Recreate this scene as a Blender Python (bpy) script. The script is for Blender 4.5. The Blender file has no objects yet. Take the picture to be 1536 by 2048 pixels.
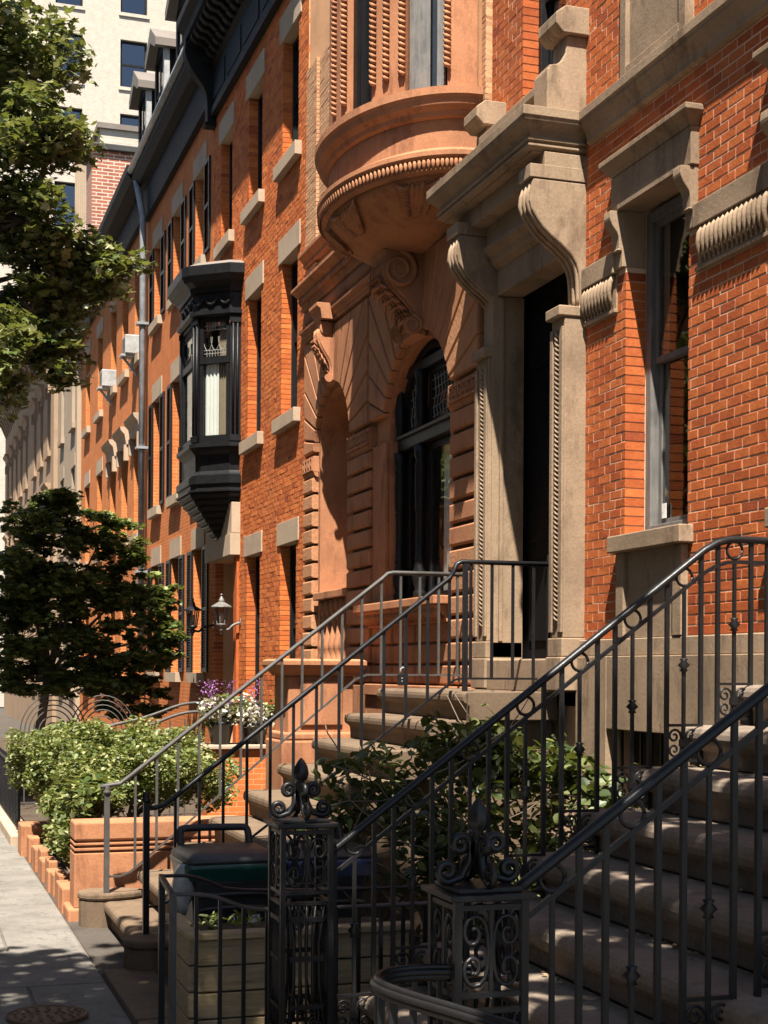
import bpy, bmesh, math, random
import numpy as np
from mathutils import Vector, Matrix
R = math.radians
random.seed(7)
SC = bpy.context.scene
COL = SC.collection

# ------------------------------------------------------------------ camera, sky, sun, exposure
CAM_H = 2.05
cam = bpy.data.objects.new('camera', bpy.data.cameras.new('camera'))
COL.objects.link(cam)
cam.data.sensor_fit = 'HORIZONTAL'
cam.data.sensor_width = 36.0
cam.data.lens = 36.0 * 2950.0 / 1536.0
cam.data.shift_y = 318.5 / 1536.0
cam.data.clip_start = 0.05
cam.data.clip_end = 600.0
YAW = math.atan(963.0 / 2950.0)
cam.matrix_world = (Matrix.Translation((0, 0, CAM_H)) @ Matrix.Rotation(-YAW, 4, 'Z')
                    @ Matrix.Rotation(R(90), 4, 'X') @ Matrix.Rotation(R(0.33), 4, 'Z'))
SC.camera = cam

SUN_DIR = Vector((1.0, 2.2, -4.9)).normalized()
world = bpy.data.worlds.new('World')
SC.world = world
world.use_nodes = True
wn = world.node_tree
bg = wn.nodes['Background']
sky = wn.nodes.new('ShaderNodeTexSky')
sky.sky_type = 'NISHITA'
sky.sun_disc = False
sky.sun_elevation = math.asin(-SUN_DIR.z)
sky.sun_rotation = math.atan2(-SUN_DIR.x, -SUN_DIR.y)
sky.air_density = 1.0
sky.dust_density = 0.6
wn.links.new(sky.outputs[0], bg.inputs[0])
bg.inputs[1].default_value = 0.05
sun = bpy.data.objects.new('sun', bpy.data.lights.new('sun', 'SUN'))
COL.objects.link(sun)
sun.data.energy = 5.0
sun.data.angle = R(0.55)
sun.data.color = (1.0, 0.93, 0.82)
sun.location = (-6, -8, 20)
sun.rotation_euler = SUN_DIR.to_track_quat('-Z', 'Y').to_euler()
SC.view_settings.view_transform = 'Standard'
SC.view_settings.look = 'None'
SC.view_settings.exposure = 1.56
SC.view_settings.gamma = 1.0
SC.view_settings.use_curve_mapping = False
SC.cycles.max_bounces = 6
SC.cycles.diffuse_bounces = 1
SC.cycles.transparent_max_bounces = 12
SC.cycles.use_denoising = True

# ------------------------------------------------------------------ materials
def nd(t, kind, **kw):
    n = t.nodes.new(kind)
    for k, v in kw.items():
        setattr(n, k, v)
    return n

def base_mat(name):
    m = bpy.data.materials.new(name)
    m.use_nodes = True
    t = m.node_tree
    return m, t, t.nodes['Principled BSDF']

def ramp(t, fac, stops):
    r = nd(t, 'ShaderNodeValToRGB')
    e = r.color_ramp.elements
    while len(e) < len(stops):
        e.new(0.5)
    for i, (p, c) in enumerate(stops):
        e[i].position = p
        e[i].color = (c[0], c[1], c[2], 1)
    t.links.new(fac, r.inputs[0])
    return r.outputs[0]

def noise(t, scale, detail=4, rough=0.6, vec=None, stretch=None):
    n = nd(t, 'ShaderNodeTexNoise')
    n.inputs['Scale'].default_value = scale
    n.inputs['Detail'].default_value = detail
    n.inputs['Roughness'].default_value = rough
    if vec is None:
        vec = nd(t, 'ShaderNodeNewGeometry').outputs['Position']
    if stretch:
        mp = nd(t, 'ShaderNodeMapping')
        mp.inputs['Scale'].default_value = stretch
        t.links.new(vec, mp.inputs[0])
        vec = mp.outputs[0]
    t.links.new(vec, n.inputs['Vector'])
    return n.outputs['Fac']

def mixc(t, fac, a, b, blend='MIX'):
    m = nd(t, 'ShaderNodeMix', data_type='RGBA', blend_type=blend)
    for sock, val in ((0, fac), (6, a), (7, b)):
        if hasattr(val, 'is_output') or isinstance(val, bpy.types.NodeSocket):
            t.links.new(val, m.inputs[sock])
        elif sock == 0:
            m.inputs[0].default_value = val
        else:
            m.inputs[sock].default_value = (val[0], val[1], val[2], 1)
    return m.outputs[2]

def bump(t, bsdf, h, strength=0.3, dist=0.01):
    b = nd(t, 'ShaderNodeBump')
    b.inputs['Strength'].default_value = strength
    b.inputs['Distance'].default_value = dist
    t.links.new(h, b.inputs['Height'])
    t.links.new(b.outputs[0], bsdf.inputs['Normal'])

def sc3(c, k):
    return (min(1, c[0] * k), min(1, c[1] * k), min(1, c[2] * k))

def stone(name, c, rough=0.85, var=0.28, fine=60, bs=0.35, bd=0.006, stain=None, streak=False):
    m, t, b = base_mat(name)
    big = noise(t, 1.7, 5, 0.65)
    col = ramp(t, big, [(0.28, sc3(c, 1 - var)), (0.5, c), (0.74, sc3(c, 1 + var * 0.8))])
    fn = noise(t, fine, 4, 0.7)
    col = mixc(t, 0.35, col, ramp(t, fn, [(0.3, (0.25, 0.25, 0.25)), (0.7, (0.8, 0.8, 0.8))]), 'SOFT_LIGHT')
    if stain:
        st = noise(t, 4.0, 6, 0.75, stretch=(1, 1, 0.35 if streak else 1))
        mk = ramp(t, st, [(0.52, (0, 0, 0)), (0.66, (1, 1, 1))])
        col = mixc(t, mk, col, stain)
    t.links.new(col, b.inputs['Base Color'])
    b.inputs['Roughness'].default_value = rough
    b.inputs['Specular IOR Level'].default_value = 0.25
    bump(t, b, noise(t, fine * 0.6, 6, 0.7), bs, bd)
    return m

def brickmat(name, stops, bs=0.5):
    m, t, b = base_mat(name)
    g = nd(t, 'ShaderNodeNewGeometry')
    oi = nd(t, 'ShaderNodeObjectInfo')
    ad = nd(t, 'ShaderNodeMath', operation='ADD')
    t.links.new(g.outputs['Random Per Island'], ad.inputs[0])
    t.links.new(oi.outputs['Random'], ad.inputs[1])
    fr = nd(t, 'ShaderNodeMath', operation='FRACT')
    t.links.new(ad.outputs[0], fr.inputs[0])
    col = ramp(t, fr.outputs[0], stops)
    patch = noise(t, 9, 5, 0.7)
    col = mixc(t, 0.45, col, ramp(t, patch, [(0.25, (0.2, 0.2, 0.2)), (0.75, (0.85, 0.85, 0.85))]), 'SOFT_LIGHT')
    fn = noise(t, 55, 5, 0.75)
    col = mixc(t, 0.4, col, ramp(t, fn, [(0.3, (0.2, 0.2, 0.2)), (0.7, (0.8, 0.8, 0.8))]), 'SOFT_LIGHT')
    lime = ramp(t, noise(t, 22, 6, 0.8), [(0.62, (0, 0, 0)), (0.78, (0.35, 0.35, 0.35))])
    col = mixc(t, lime, col, (0.50, 0.27, 0.14))
    grime = ramp(t, noise(t, 0.8, 5, 0.7, stretch=(1, 1, 0.5)), [(0.5, (0, 0, 0)), (0.75, (0.5, 0.5, 0.5))])
    col = mixc(t, grime, col, (0.24, 0.075, 0.03))
    t.links.new(col, b.inputs['Base Color'])
    b.inputs['Roughness'].default_value = 0.88
    b.inputs['Specular IOR Level'].default_value = 0.2
    bump(t, b, noise(t, 45, 6, 0.75), bs, 0.008)
    return m

def brick_texture(name, c1, c2, mortar, bl=0.2, bh=0.064, facing='x', msize=0.008):
    """far walls whose bricks are too small to tell apart"""
    m, t, b = base_mat(name)
    g = nd(t, 'ShaderNodeNewGeometry')
    sp = nd(t, 'ShaderNodeSeparateXYZ')
    t.links.new(g.outputs['Position'], sp.inputs[0])
    sm = nd(t, 'ShaderNodeMath', operation='ADD')
    t.links.new(sp.outputs[0], sm.inputs[0])
    t.links.new(sp.outputs[1], sm.inputs[1])
    cb = nd(t, 'ShaderNodeCombineXYZ')
    t.links.new(sm.outputs[0], cb.inputs[0])
    t.links.new(sp.outputs[2], cb.inputs[1])
    br = nd(t, 'ShaderNodeTexBrick')
    br.inputs['Scale'].default_value = 1.0
    br.inputs['Brick Width'].default_value = bl
    br.inputs['Row Height'].default_value = bh
    br.inputs['Mortar Size'].default_value = msize
    br.inputs['Color1'].default_value = (*c1, 1)
    br.inputs['Color2'].default_value = (*c2, 1)
    br.inputs['Mortar'].default_value = (*mortar, 1)
    t.links.new(cb.outputs[0], br.inputs['Vector'])
    col = mixc(t, 0.4, br.outputs['Color'], ramp(t, noise(t, 3, 5, 0.7), [(0.3, (0.25, 0.25, 0.25)), (0.7, (0.8, 0.8, 0.8))]), 'SOFT_LIGHT')
    t.links.new(col, b.inputs['Base Color'])
    b.inputs['Roughness'].default_value = 0.9
    b.inputs['Specular IOR Level'].default_value = 0.2
    iv = nd(t, 'ShaderNodeMath', operation='SUBTRACT')
    iv.inputs[0].default_value = 1.0
    t.links.new(br.outputs['Fac'], iv.inputs[1])
    bump(t, b, iv.outputs[0], 0.5, 0.008)
    return m

def paint(name, c, rough=0.4, wear=None, metal=0.0, bs=0.12, wearpos=0.62, spec=0.5):
    m, t, b = base_mat(name)
    col = ramp(t, noise(t, 7, 5, 0.7), [(0.3, sc3(c, 0.7)), (0.7, sc3(c, 1.3))])
    if wear:
        mk = ramp(t, noise(t, 26, 7, 0.8), [(wearpos, (0, 0, 0)), (wearpos + 0.08, (1, 1, 1))])
        col = mixc(t, mk, col, wear)
    t.links.new(col, b.inputs['Base Color'])
    rr = nd(t, 'ShaderNodeMapRange')
    rr.inputs['To Min'].default_value = rough * 0.75
    rr.inputs['To Max'].default_value = min(1, rough * 1.35)
    t.links.new(noise(t, 18, 4, 0.6), rr.inputs[0])
    t.links.new(rr.outputs[0], b.inputs['Roughness'])
    b.inputs['Metallic'].default_value = metal
    b.inputs['Specular IOR Level'].default_value = spec
    bump(t, b, noise(t, 70, 4, 0.6), bs, 0.004)
    return m

def wood(name, c, stretch=(2, 2, 30), rough=0.75, bs=0.5):
    m, t, b = base_mat(name)
    gr = noise(t, 3.0, 7, 0.75, stretch=stretch)
    col = ramp(t, gr, [(0.25, sc3(c, 0.35)), (0.5, c), (0.72, sc3(c, 1.4))])
    col = mixc(t, ramp(t, noise(t, 5, 5, 0.7), [(0.45, (0, 0, 0)), (0.75, (0.7, 0.7, 0.7))]), col, sc3((0.28, 0.25, 0.22), 0.8))
    t.links.new(col, b.inputs['Base Color'])
    b.inputs['Roughness'].default_value = rough
    bump(t, b, gr, bs, 0.006)
    return m

def leafmat(name, stops, trans=0.35, rough=0.45):
    m, t, b = base_mat(name)
    g = nd(t, 'ShaderNodeNewGeometry')
    col = ramp(t, g.outputs['Random Per Island'], stops)
    col = mixc(t, 0.3, col, ramp(t, noise(t, 1.3, 3, 0.6), [(0.3, (0.2, 0.2, 0.2)), (0.7, (0.8, 0.8, 0.8))]), 'SOFT_LIGHT')
    t.links.new(col, b.inputs['Base Color'])
    b.inputs['Roughness'].default_value = rough
    b.inputs['Specular IOR Level'].default_value = 0.4
    tr = nd(t, 'ShaderNodeBsdfTranslucent')
    t.links.new(mixc(t, 0.5, col, (0.28, 0.30, 0.03)), tr.inputs[0])
    mx = nd(t, 'ShaderNodeMixShader')
    mx.inputs[0].default_value = trans
    t.links.new(b.outputs[0], mx.inputs[1])
    t.links.new(tr.outputs[0], mx.inputs[2])
    out = t.nodes['Material Output']
    t.links.new(mx.outputs[0], out.inputs['Surface'])
    return m

def glassmat(name, tint=(0.90, 0.92, 0.92), ior=1.5, wob=0.15):
    m = bpy.data.materials.new(name)
    m.use_nodes = True
    t = m.node_tree
    t.nodes.remove(t.nodes['Principled BSDF'])
    lw = nd(t, 'ShaderNodeLayerWeight')           # Schlick term, the same from both sides of the pane
    lw.inputs[0].default_value = 0.5
    pw = nd(t, 'ShaderNodeMath', operation='POWER')
    pw.inputs[1].default_value = 5.0
    t.links.new(lw.outputs['Facing'], pw.inputs[0])
    f0 = ((ior - 1) / (ior + 1)) ** 2
    fr = nd(t, 'ShaderNodeMath', operation='MULTIPLY_ADD')
    fr.inputs[1].default_value = 1 - f0
    fr.inputs[2].default_value = f0
    t.links.new(pw.outputs[0], fr.inputs[0])
    tr = nd(t, 'ShaderNodeBsdfTransparent')
    tr.inputs[0].default_value = (*tint, 1)
    gl = nd(t, 'ShaderNodeBsdfGlossy')
    gl.inputs['Roughness'].default_value = 0.015
    bp = nd(t, 'ShaderNodeBump')
    bp.inputs['Strength'].default_value = wob
    bp.inputs['Distance'].default_value = 0.02
    t.links.new(noise(t, 2.2, 2, 0.5), bp.inputs['Height'])
    t.links.new(bp.outputs[0], gl.inputs['Normal'])
    mx = nd(t, 'ShaderNodeMixShader')
    t.links.new(fr.outputs[0], mx.inputs[0])
    t.links.new(tr.outputs[0], mx.inputs[1])
    t.links.new(gl.outputs[0], mx.inputs[2])
    t.links.new(mx.outputs[0], t.nodes['Material Output'].inputs['Surface'])
    return m

M = {}
M['brickA'] = brickmat('pressed red brick', [(0.0, (0.33, 0.076, 0.022)), (0.3, (0.42, 0.104, 0.030)), (0.7, (0.47, 0.126, 0.036)), (0.93, (0.39, 0.088, 0.027)), (1.0, (0.25, 0.055, 0.022))])
M['brickC'] = brickmat('orange brick', [(0.0, (0.40, 0.098, 0.026)), (0.4, (0.51, 0.134, 0.034)), (0.75, (0.57, 0.165, 0.044)), (0.94, (0.44, 0.105, 0.028)), (1.0, (0.30, 0.066, 0.024))])
M['brickB'] = brickmat('tan roman brick', [(0.0, (0.46, 0.25, 0.135)), (0.5, (0.53, 0.30, 0.165)), (1.0, (0.42, 0.215, 0.115))])
M['mortarA'] = stone('pale mortar', (0.60, 0.41, 0.285), var=0.2, fine=120, bs=0.5)
M['mortarC'] = stone('warm mortar', (0.62, 0.33, 0.17), var=0.2, fine=120, bs=0.5)
M['brickD'] = brick_texture('distant red brick', (0.46, 0.125, 0.032), (0.54, 0.155, 0.040), (0.5, 0.24, 0.11), 0.2, 0.064, msize=0.006)
M['brickE'] = brick_texture('far orange brick', (0.48, 0.14, 0.038), (0.54, 0.17, 0.046), (0.5, 0.24, 0.11), 0.2, 0.064, msize=0.006)
M['brickchim'] = brick_texture('chimney brick', (0.34, 0.12, 0.07), (0.28, 0.095, 0.055), (0.5, 0.42, 0.35), 0.34, 0.105, msize=0.016)
M['brickwhite'] = brick_texture('cream glazed brick', (0.49, 0.435, 0.365), (0.475, 0.42, 0.35), (0.455, 0.40, 0.33), 0.4, 0.13, msize=0.012)
M['stoneA'] = stone('grey tan sandstone', (0.285, 0.20, 0.131), var=0.3, stain=(0.165, 0.112, 0.072), streak=True, bs=0.45)
M['stoneB'] = stone('red brown sandstone', (0.385, 0.168, 0.083), var=0.26, fine=70, bs=0.45, stain=(0.25, 0.104, 0.052), streak=True)
M['stoneBrough'] = stone('tooled brown sandstone', (0.42, 0.20, 0.10), var=0.22, fine=38, bs=0.9, bd=0.012)
M['stoneC'] = stone('tan lintel stone', (0.40, 0.30, 0.21), var=0.18)
M['stepA'] = stone('worn stoop sandstone', (0.145, 0.10, 0.065), var=0.25, stain=(0.10, 0.067, 0.043), bs=0.4)
M['stepN'] = stone('grey worn brownstone', (0.20, 0.155, 0.12), var=0.3, stain=(0.12, 0.095, 0.075), bs=0.6, fine=45)
def flagstone(name, c):
    m = stone(name, c, var=0.3, stain=sc3(c, 0.68), fine=40, bs=0.45)
    t = m.node_tree; b = t.nodes['Principled BSDF']
    src = b.inputs['Base Color'].links[0].from_socket
    spots = nd(t, 'ShaderNodeTexVoronoi'); spots.inputs['Scale'].default_value = 5.0
    t.links.new(nd(t, 'ShaderNodeNewGeometry').outputs['Position'], spots.inputs['Vector'])
    col = mixc(t, ramp(t, spots.outputs['Distance'], [(0.09, (0.55, 0.55, 0.55)), (0.14, (0, 0, 0))]), src, (0.06, 0.055, 0.05))
    ck = nd(t, 'ShaderNodeTexVoronoi', feature='DISTANCE_TO_EDGE'); ck.inputs['Scale'].default_value = 0.55
    mp = nd(t, 'ShaderNodeVectorMath', operation='ADD')
    t.links.new(nd(t, 'ShaderNodeNewGeometry').outputs['Position'], mp.inputs[0])
    nn = nd(t, 'ShaderNodeTexNoise'); nn.inputs['Scale'].default_value = 3.0; t.links.new(nn.outputs['Color'], mp.inputs[1])
    t.links.new(mp.outputs[0], ck.inputs['Vector'])
    col = mixc(t, ramp(t, ck.outputs['Distance'], [(0.002, (0.4, 0.4, 0.4)), (0.006, (0, 0, 0))]), col, (0.05, 0.045, 0.04))
    t.links.new(col, b.inputs['Base Color'])
    return m
M['flag'] = flagstone('bluestone flag', (0.175, 0.161, 0.142))
M['flagj'] = stone('sandy joint', (0.13, 0.11, 0.09), var=0.3, bs=0.8)
M['conc'] = stone('dark areaway concrete', (0.065, 0.055, 0.046), var=0.4)
M['beige'] = stone('beige stucco', (0.36, 0.275, 0.195), var=0.15)
M['brownst'] = stone('far brownstone', (0.33, 0.225, 0.145), var=0.15)
M['iron'] = paint('black iron', (0.011, 0.011, 0.013), 0.36, wear=(0.09, 0.065, 0.05), wearpos=0.7, spec=0.32)
M['ironN'] = paint('weathered black iron', (0.012, 0.0115, 0.012), 0.36, wear=(0.10, 0.065, 0.04), wearpos=0.68, bs=0.3, spec=0.32)
M['irongrey'] = paint('dusty iron', (0.06, 0.055, 0.05), 0.6, wear=(0.17, 0.14, 0.115), wearpos=0.6)
M['black'] = paint('black paint', (0.009, 0.0093, 0.0102), 0.42, wear=(0.04, 0.037, 0.034), wearpos=0.68, bs=0.25, spec=0.25)
M['cornice'] = paint('black cornice paint', (0.007, 0.0072, 0.008), 0.6, wear=(0.028, 0.025, 0.022), spec=0.2)
M['frame'] = paint('dark window frame', (0.045, 0.043, 0.042), 0.55, wear=(0.16, 0.14, 0.125), wearpos=0.6)
M['greywood'] = wood('weathered grey wood', (0.13, 0.125, 0.12), (14, 14, 1.0))
M['dark'] = paint('dark room', (0.012, 0.012, 0.013), 0.9)  # near-black paint stands in for the darkness of unlit rooms
M['doorblack'] = paint('black door paint', (0.004, 0.004, 0.0045), 0.8, spec=0.12)
M['curtain'] = stone('white curtain', (0.80, 0.77, 0.70), rough=0.95, var=0.06, bs=0.1)
M['drape'] = stone('brown drape', (0.30, 0.225, 0.15), rough=0.95, var=0.1, bs=0.1)
M['white'] = paint('white enamel', (0.34, 0.34, 0.33), 0.4)
M['pipe'] = paint('galvanised pipe', (0.27, 0.28, 0.29), 0.45)
M['lead'] = paint('lead came', (0.20, 0.19, 0.17), 0.5)
M['lantern'] = paint('lantern metal', (0.13, 0.125, 0.115), 0.5)
M['plank'] = wood('weathered planter plank', (0.42, 0.30, 0.155), (1.2, 14, 14))
M['bin'] = paint('grey bin plastic', (0.018, 0.018, 0.019), 0.45, bs=0.08)
M['binlid'] = paint('bin lid plastic', (0.028, 0.028, 0.029), 0.4, bs=0.08)
M['green'] = paint('green bag plastic', (0.006, 0.055, 0.042), 0.3, bs=0.3)
M['bluebag'] = paint('blue bag plastic', (0.03, 0.05, 0.12), 0.3, bs=0.3)
M['bag'] = paint('clear bag plastic', (0.30, 0.29, 0.27), 0.22, bs=0.6)
M['slate'] = stone('roof slate', (0.045, 0.043, 0.043), var=0.3, rough=0.6)
M['tin'] = stone('roof tin', (0.17, 0.145, 0.125), var=0.2, rough=0.6)
M['bark'] = stone('bark', (0.15, 0.115, 0.085), var=0.4, fine=30, bs=0.9, bd=0.02)
M['soil'] = stone('soil', (0.07, 0.05, 0.035), var=0.4, fine=40, bs=1.0, bd=0.02)
M['manhole'] = paint('rusty cast iron', (0.14, 0.08, 0.045), 0.7, wear=(0.22, 0.13, 0.08), bs=0.6)
M['asphalt'] = stone('asphalt', (0.055, 0.054, 0.052), var=0.3, fine=80, bs=0.6)
M['glass'] = glassmat('window glass')
M['towerpane'] = glassmat('sky reflecting glass', (0.25, 0.32, 0.42), 2.6, 0.05)
M['print'] = paint('white print', (0.75, 0.74, 0.72), 0.5)
M['leaf_plane'] = leafmat('plane leaf', [(0.0, (0.045, 0.075, 0.018)), (0.5, (0.13, 0.16, 0.05)), (0.85, (0.24, 0.25, 0.11)), (1.0, (0.48, 0.47, 0.30))], 0.28, 0.36)  # palest stops put sun glare on the leaves into their colour
M['leaf_maple'] = leafmat('dark maple leaf', [(0.0, (0.03, 0.055, 0.018)), (0.55, (0.09, 0.135, 0.04)), (1.0, (0.26, 0.30, 0.10))], 0.35)  # light top stop puts sunlit leaf tips into the colour
M['leaf_hedge'] = leafmat('hedge leaf', [(0.0, (0.04, 0.065, 0.015)), (0.5, (0.11, 0.14, 0.034)), (0.85, (0.21, 0.225, 0.075)), (1.0, (0.38, 0.37, 0.18))], 0.28)
M['leaf_vine'] = leafmat('shrub leaf', [(0.0, (0.025, 0.045, 0.014)), (0.6, (0.06, 0.085, 0.024)), (1.0, (0.17, 0.185, 0.065))], 0.25)
M['leaf_litter'] = leafmat('dry leaf', [(0.0, (0.20, 0.12, 0.06)), (1.0, (0.42, 0.29, 0.16))], 0.1)
M['flower_white'] = leafmat('pale petals', [(0.0, (0.62, 0.55, 0.42)), (0.8, (0.75, 0.70, 0.55)), (1.0, (0.42, 0.45, 0.62))], 0.3)
M['flower_purple'] = leafmat('purple petals', [(0.0, (0.22, 0.07, 0.28)), (1.0, (0.36, 0.14, 0.42))], 0.3)

# ------------------------------------------------------------------ mesh builder
class MB:
    def __init__(s):
        s.v = []; s.f = []
    def add(s, vs, fs):
        o = len(s.v)
        s.v += [tuple(p) for p in vs]
        s.f += [tuple(i + o for i in f) for f in fs]
        return s
    def box(s, x0, x1, y0, y1, z0, z1):
        return s.add([(x0, y0, z0), (x1, y0, z0), (x1, y1, z0), (x0, y1, z0), (x0, y0, z1), (x1, y0, z1), (x1, y1, z1), (x0, y1, z1)],
                     [(0, 3, 2, 1), (4, 5, 6, 7), (0, 1, 5, 4), (1, 2, 6, 5), (2, 3, 7, 6), (3, 0, 4, 7)])
    def prism(s, ax, poly, a, b):
        def P(p, w):
            return (w, p[0], p[1]) if ax == 'x' else (p[0], w, p[1]) if ax == 'y' else (p[0], p[1], w)
        n = len(poly)
        vs = [P(p, a) for p in poly] + [P(p, b) for p in poly]
        fs = [tuple(range(n)), tuple(range(2 * n - 1, n - 1, -1))] + [(i, (i + 1) % n, n + (i + 1) % n, n + i) for i in range(n)]
        return s.add(vs, fs)
    def loft(s, rings, caps=True, closed=True):
        n = len(rings[0]); vs = [p for r in rings for p in r]; fs = []
        for k in range(len(rings) - 1):
            for i in range(n if closed else n - 1):
                j = (i + 1) % n
                fs.append((k * n + i, k * n + j, (k + 1) * n + j, (k + 1) * n + i))
        if caps:
            fs.append(tuple(range(n))); fs.append(tuple(range((len(rings) - 1) * n, len(rings) * n))[::-1])
        return s.add(vs, fs)
    def tube(s, pts, r, n=6, phase=0.0, flat=1.0):
        P = [Vector(p) for p in pts]; rings = []
        up = None
        for i, p in enumerate(P):
            d = (P[min(i + 1, len(P) - 1)] - P[max(i - 1, 0)]).normalized()
            if up is None:
                up = Vector((0, 0, 1)) if abs(d.z) < 0.9 else Vector((0, 1, 0))
            side = d.cross(up)
            if side.length < 1e-5:
                side = d.orthogonal()
            side.normalize(); up = side.cross(d).normalized()
            rr = r[i] if isinstance(r, (list, tuple)) else r
            rings.append([p + side * math.cos(phase + 2 * math.pi * k / n) * rr + up * math.sin(phase + 2 * math.pi * k / n) * rr * flat for k in range(n)])
        return s.loft(rings)
    def bar(s, a, b, w):
        return s.tube([a, b], w * 0.7071, 4, math.pi / 4)
    def lathe(s, prof, c, n=16):
        return s.loft([[(c[0] + r * math.cos(2 * math.pi * k / n), c[1] + r * math.sin(2 * math.pi * k / n), c[2] + z) for k in range(n)] for r, z in prof])
    def esweep(s, c, p, a, prof, t0, t1, n=24, xw=4.7):
        """closed (out, z) profile swept along a half-ellipse bow standing out from the wall"""
        rings = []
        for i in range(n + 1):
            t = R(t0 + (t1 - t0) * i / n)
            rings.append([(xw - (p + o) * math.cos(t), c + (a + o) * math.sin(t), z) for o, z in prof])
        return s.loft(rings)
    def build(s, name, mat, parent=None, smooth=False, bevel=0.0, kind=None, label=None):
        me = bpy.data.meshes.new(name)
        me.from_pydata(s.v, [], s.f)
        if len(s.f) < 30000:
            bm = bmesh.new(); bm.from_mesh(me)
            bmesh.ops.recalc_face_normals(bm, faces=bm.faces)
            bm.to_mesh(me); bm.free()
        me.materials.append(M[mat])
        if smooth:
            me.polygons.foreach_set('use_smooth', [True] * len(me.polygons))
        return link(name, me, parent, bevel, kind, label)

def link(name, me, parent=None, bevel=0.0, kind=None, label=None):
    o = bpy.data.objects.new(name, me)
    COL.objects.link(o)
    if parent:
        o.parent = parent
        o.matrix_parent_inverse = parent.matrix_basis.inverted()
    if bevel:
        b = o.modifiers.new('bevel', 'BEVEL')
        b.width = bevel; b.segments = 2; b.limit_method = 'ANGLE'; b.angle_limit = R(35)
    if kind:
        o['kind'] = kind
    if label:
        o['label'] = label
    return o

def tag(o, label, cat, group=None):
    o['label'] = label; o['category'] = cat
    if group:
        o['group'] = group
    return o

def thing(name, label, cat, loc=(0, 0, 0), group=None):
    o = bpy.data.objects.new(name, None)
    COL.objects.link(o)
    o.location = loc
    o.empty_display_size = 0.2
    return tag(o, label, cat, group)

def box(name, mat, parent, *b, bevel=0.0, **k):
    return MB().box(*b).build(name, mat, parent, bevel=bevel, **k)

def copy_tree(o, parent, off):
    """copy of a part and its sub-parts, moved by off"""
    c = o.copy(); COL.objects.link(c); c.parent = parent
    c.location = o.location + Vector(off)
    for ch in o.children:
        d = ch.copy(); COL.objects.link(d); d.parent = c
        d.matrix_parent_inverse = ch.matrix_parent_inverse.copy()
    return c

D = 4.7            # the row's common wall plane stands at x = D, the street is on the -x side

# ------------------------------------------------------------------ wall helpers
def wall_boxes(mb, x0, x1, y0, y1, z0, z1, ops):
    ys = sorted({y0, y1} | {min(max(v, y0), y1) for o in ops for v in o[:2]})
    zs = sorted({z0, z1} | {min(max(v, z0), z1) for o in ops for v in o[2:4]})
    for za, zb in zip(zs, zs[1:]):
        run = None
        for ya, yb in zip(ys, ys[1:]):
            ym, zm = (ya + yb) / 2, (za + zb) / 2
            hole = any(o[0] < ym < o[1] and o[2] < zm < o[3] for o in ops)
            if hole:
                if run: mb.box(x0, x1, run[0], run[1], za, zb)
                run = None
            else:
                run = (run[0], yb) if run else (ya, yb)
        if run: mb.box(x0, x1, run[0], run[1], za, zb)
    return mb

def brick_list(y0, y1, z0, z1, ops, course, L, joint, rnd):
    out = []; k = 0; z = z0
    while z + course * 0.6 < z1:
        zt = min(z + course, z1); zm = (z + zt) / 2
        blocks = sorted((max(o[0], y0), min(o[1], y1)) for o in ops if o[2] < zm < o[3] and o[1] > y0 and o[0] < y1)
        spans = []; cur = y0
        for a, b in blocks:
            if a > cur: spans.append((cur, a))
            cur = max(cur, b)
        if cur < y1: spans.append((cur, y1))
        off = (L / 2 if k % 2 else 0.0)
        for a, b in spans:
            n = math.floor((a - y0 - off) / L) + 1
            cuts = [a]
            e = y0 + off + n * L
            while e < b:
                if e - cuts[-1] > 0.035 and b - e > 0.03: cuts.append(e + rnd.uniform(-0.006, 0.006))
                e += L
            cuts.append(b)
            for i in range(len(cuts) - 1):
                ya = cuts[i] + (joint / 2 if i else 0); yb = cuts[i + 1] - (joint / 2 if i < len(cuts) - 2 else 0)
                out.append((ya, yb, z + joint / 2, zt - joint / 2))
        z = zt; k += 1
    return out

def joined_bricks(lst, x, depth, rnd, jit=0.0025):
    mb = MB()
    for ya, yb, za, zb in lst:
        o = rnd.uniform(-jit, jit)
        j = lambda: rnd.uniform(-jit, jit) * 0.8
        f = [(x + o + j(), ya + j(), za + j()), (x + o + j(), yb + j(), za + j()), (x + o + j(), yb + j(), zb + j()), (x + o + j(), ya + j(), zb + j())]
        b = [(x + depth, ya, za), (x + depth, yb, za), (x + depth, yb, zb), (x + depth, ya, zb)]
        mb.add(f + b, [(0, 1, 2, 3), (0, 4, 5, 1), (1, 5, 6, 2), (2, 6, 7, 3), (3, 7, 4, 0)])
    return mb

def moulding(name, mat, parent, prof, y0, y1, bevel=0.0, x=D):
    """prof: (out from wall, z)"""
    return MB().prism('y', [(x - o, z) for o, z in prof], y0, y1).build(name, mat, parent, bevel=bevel)

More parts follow.
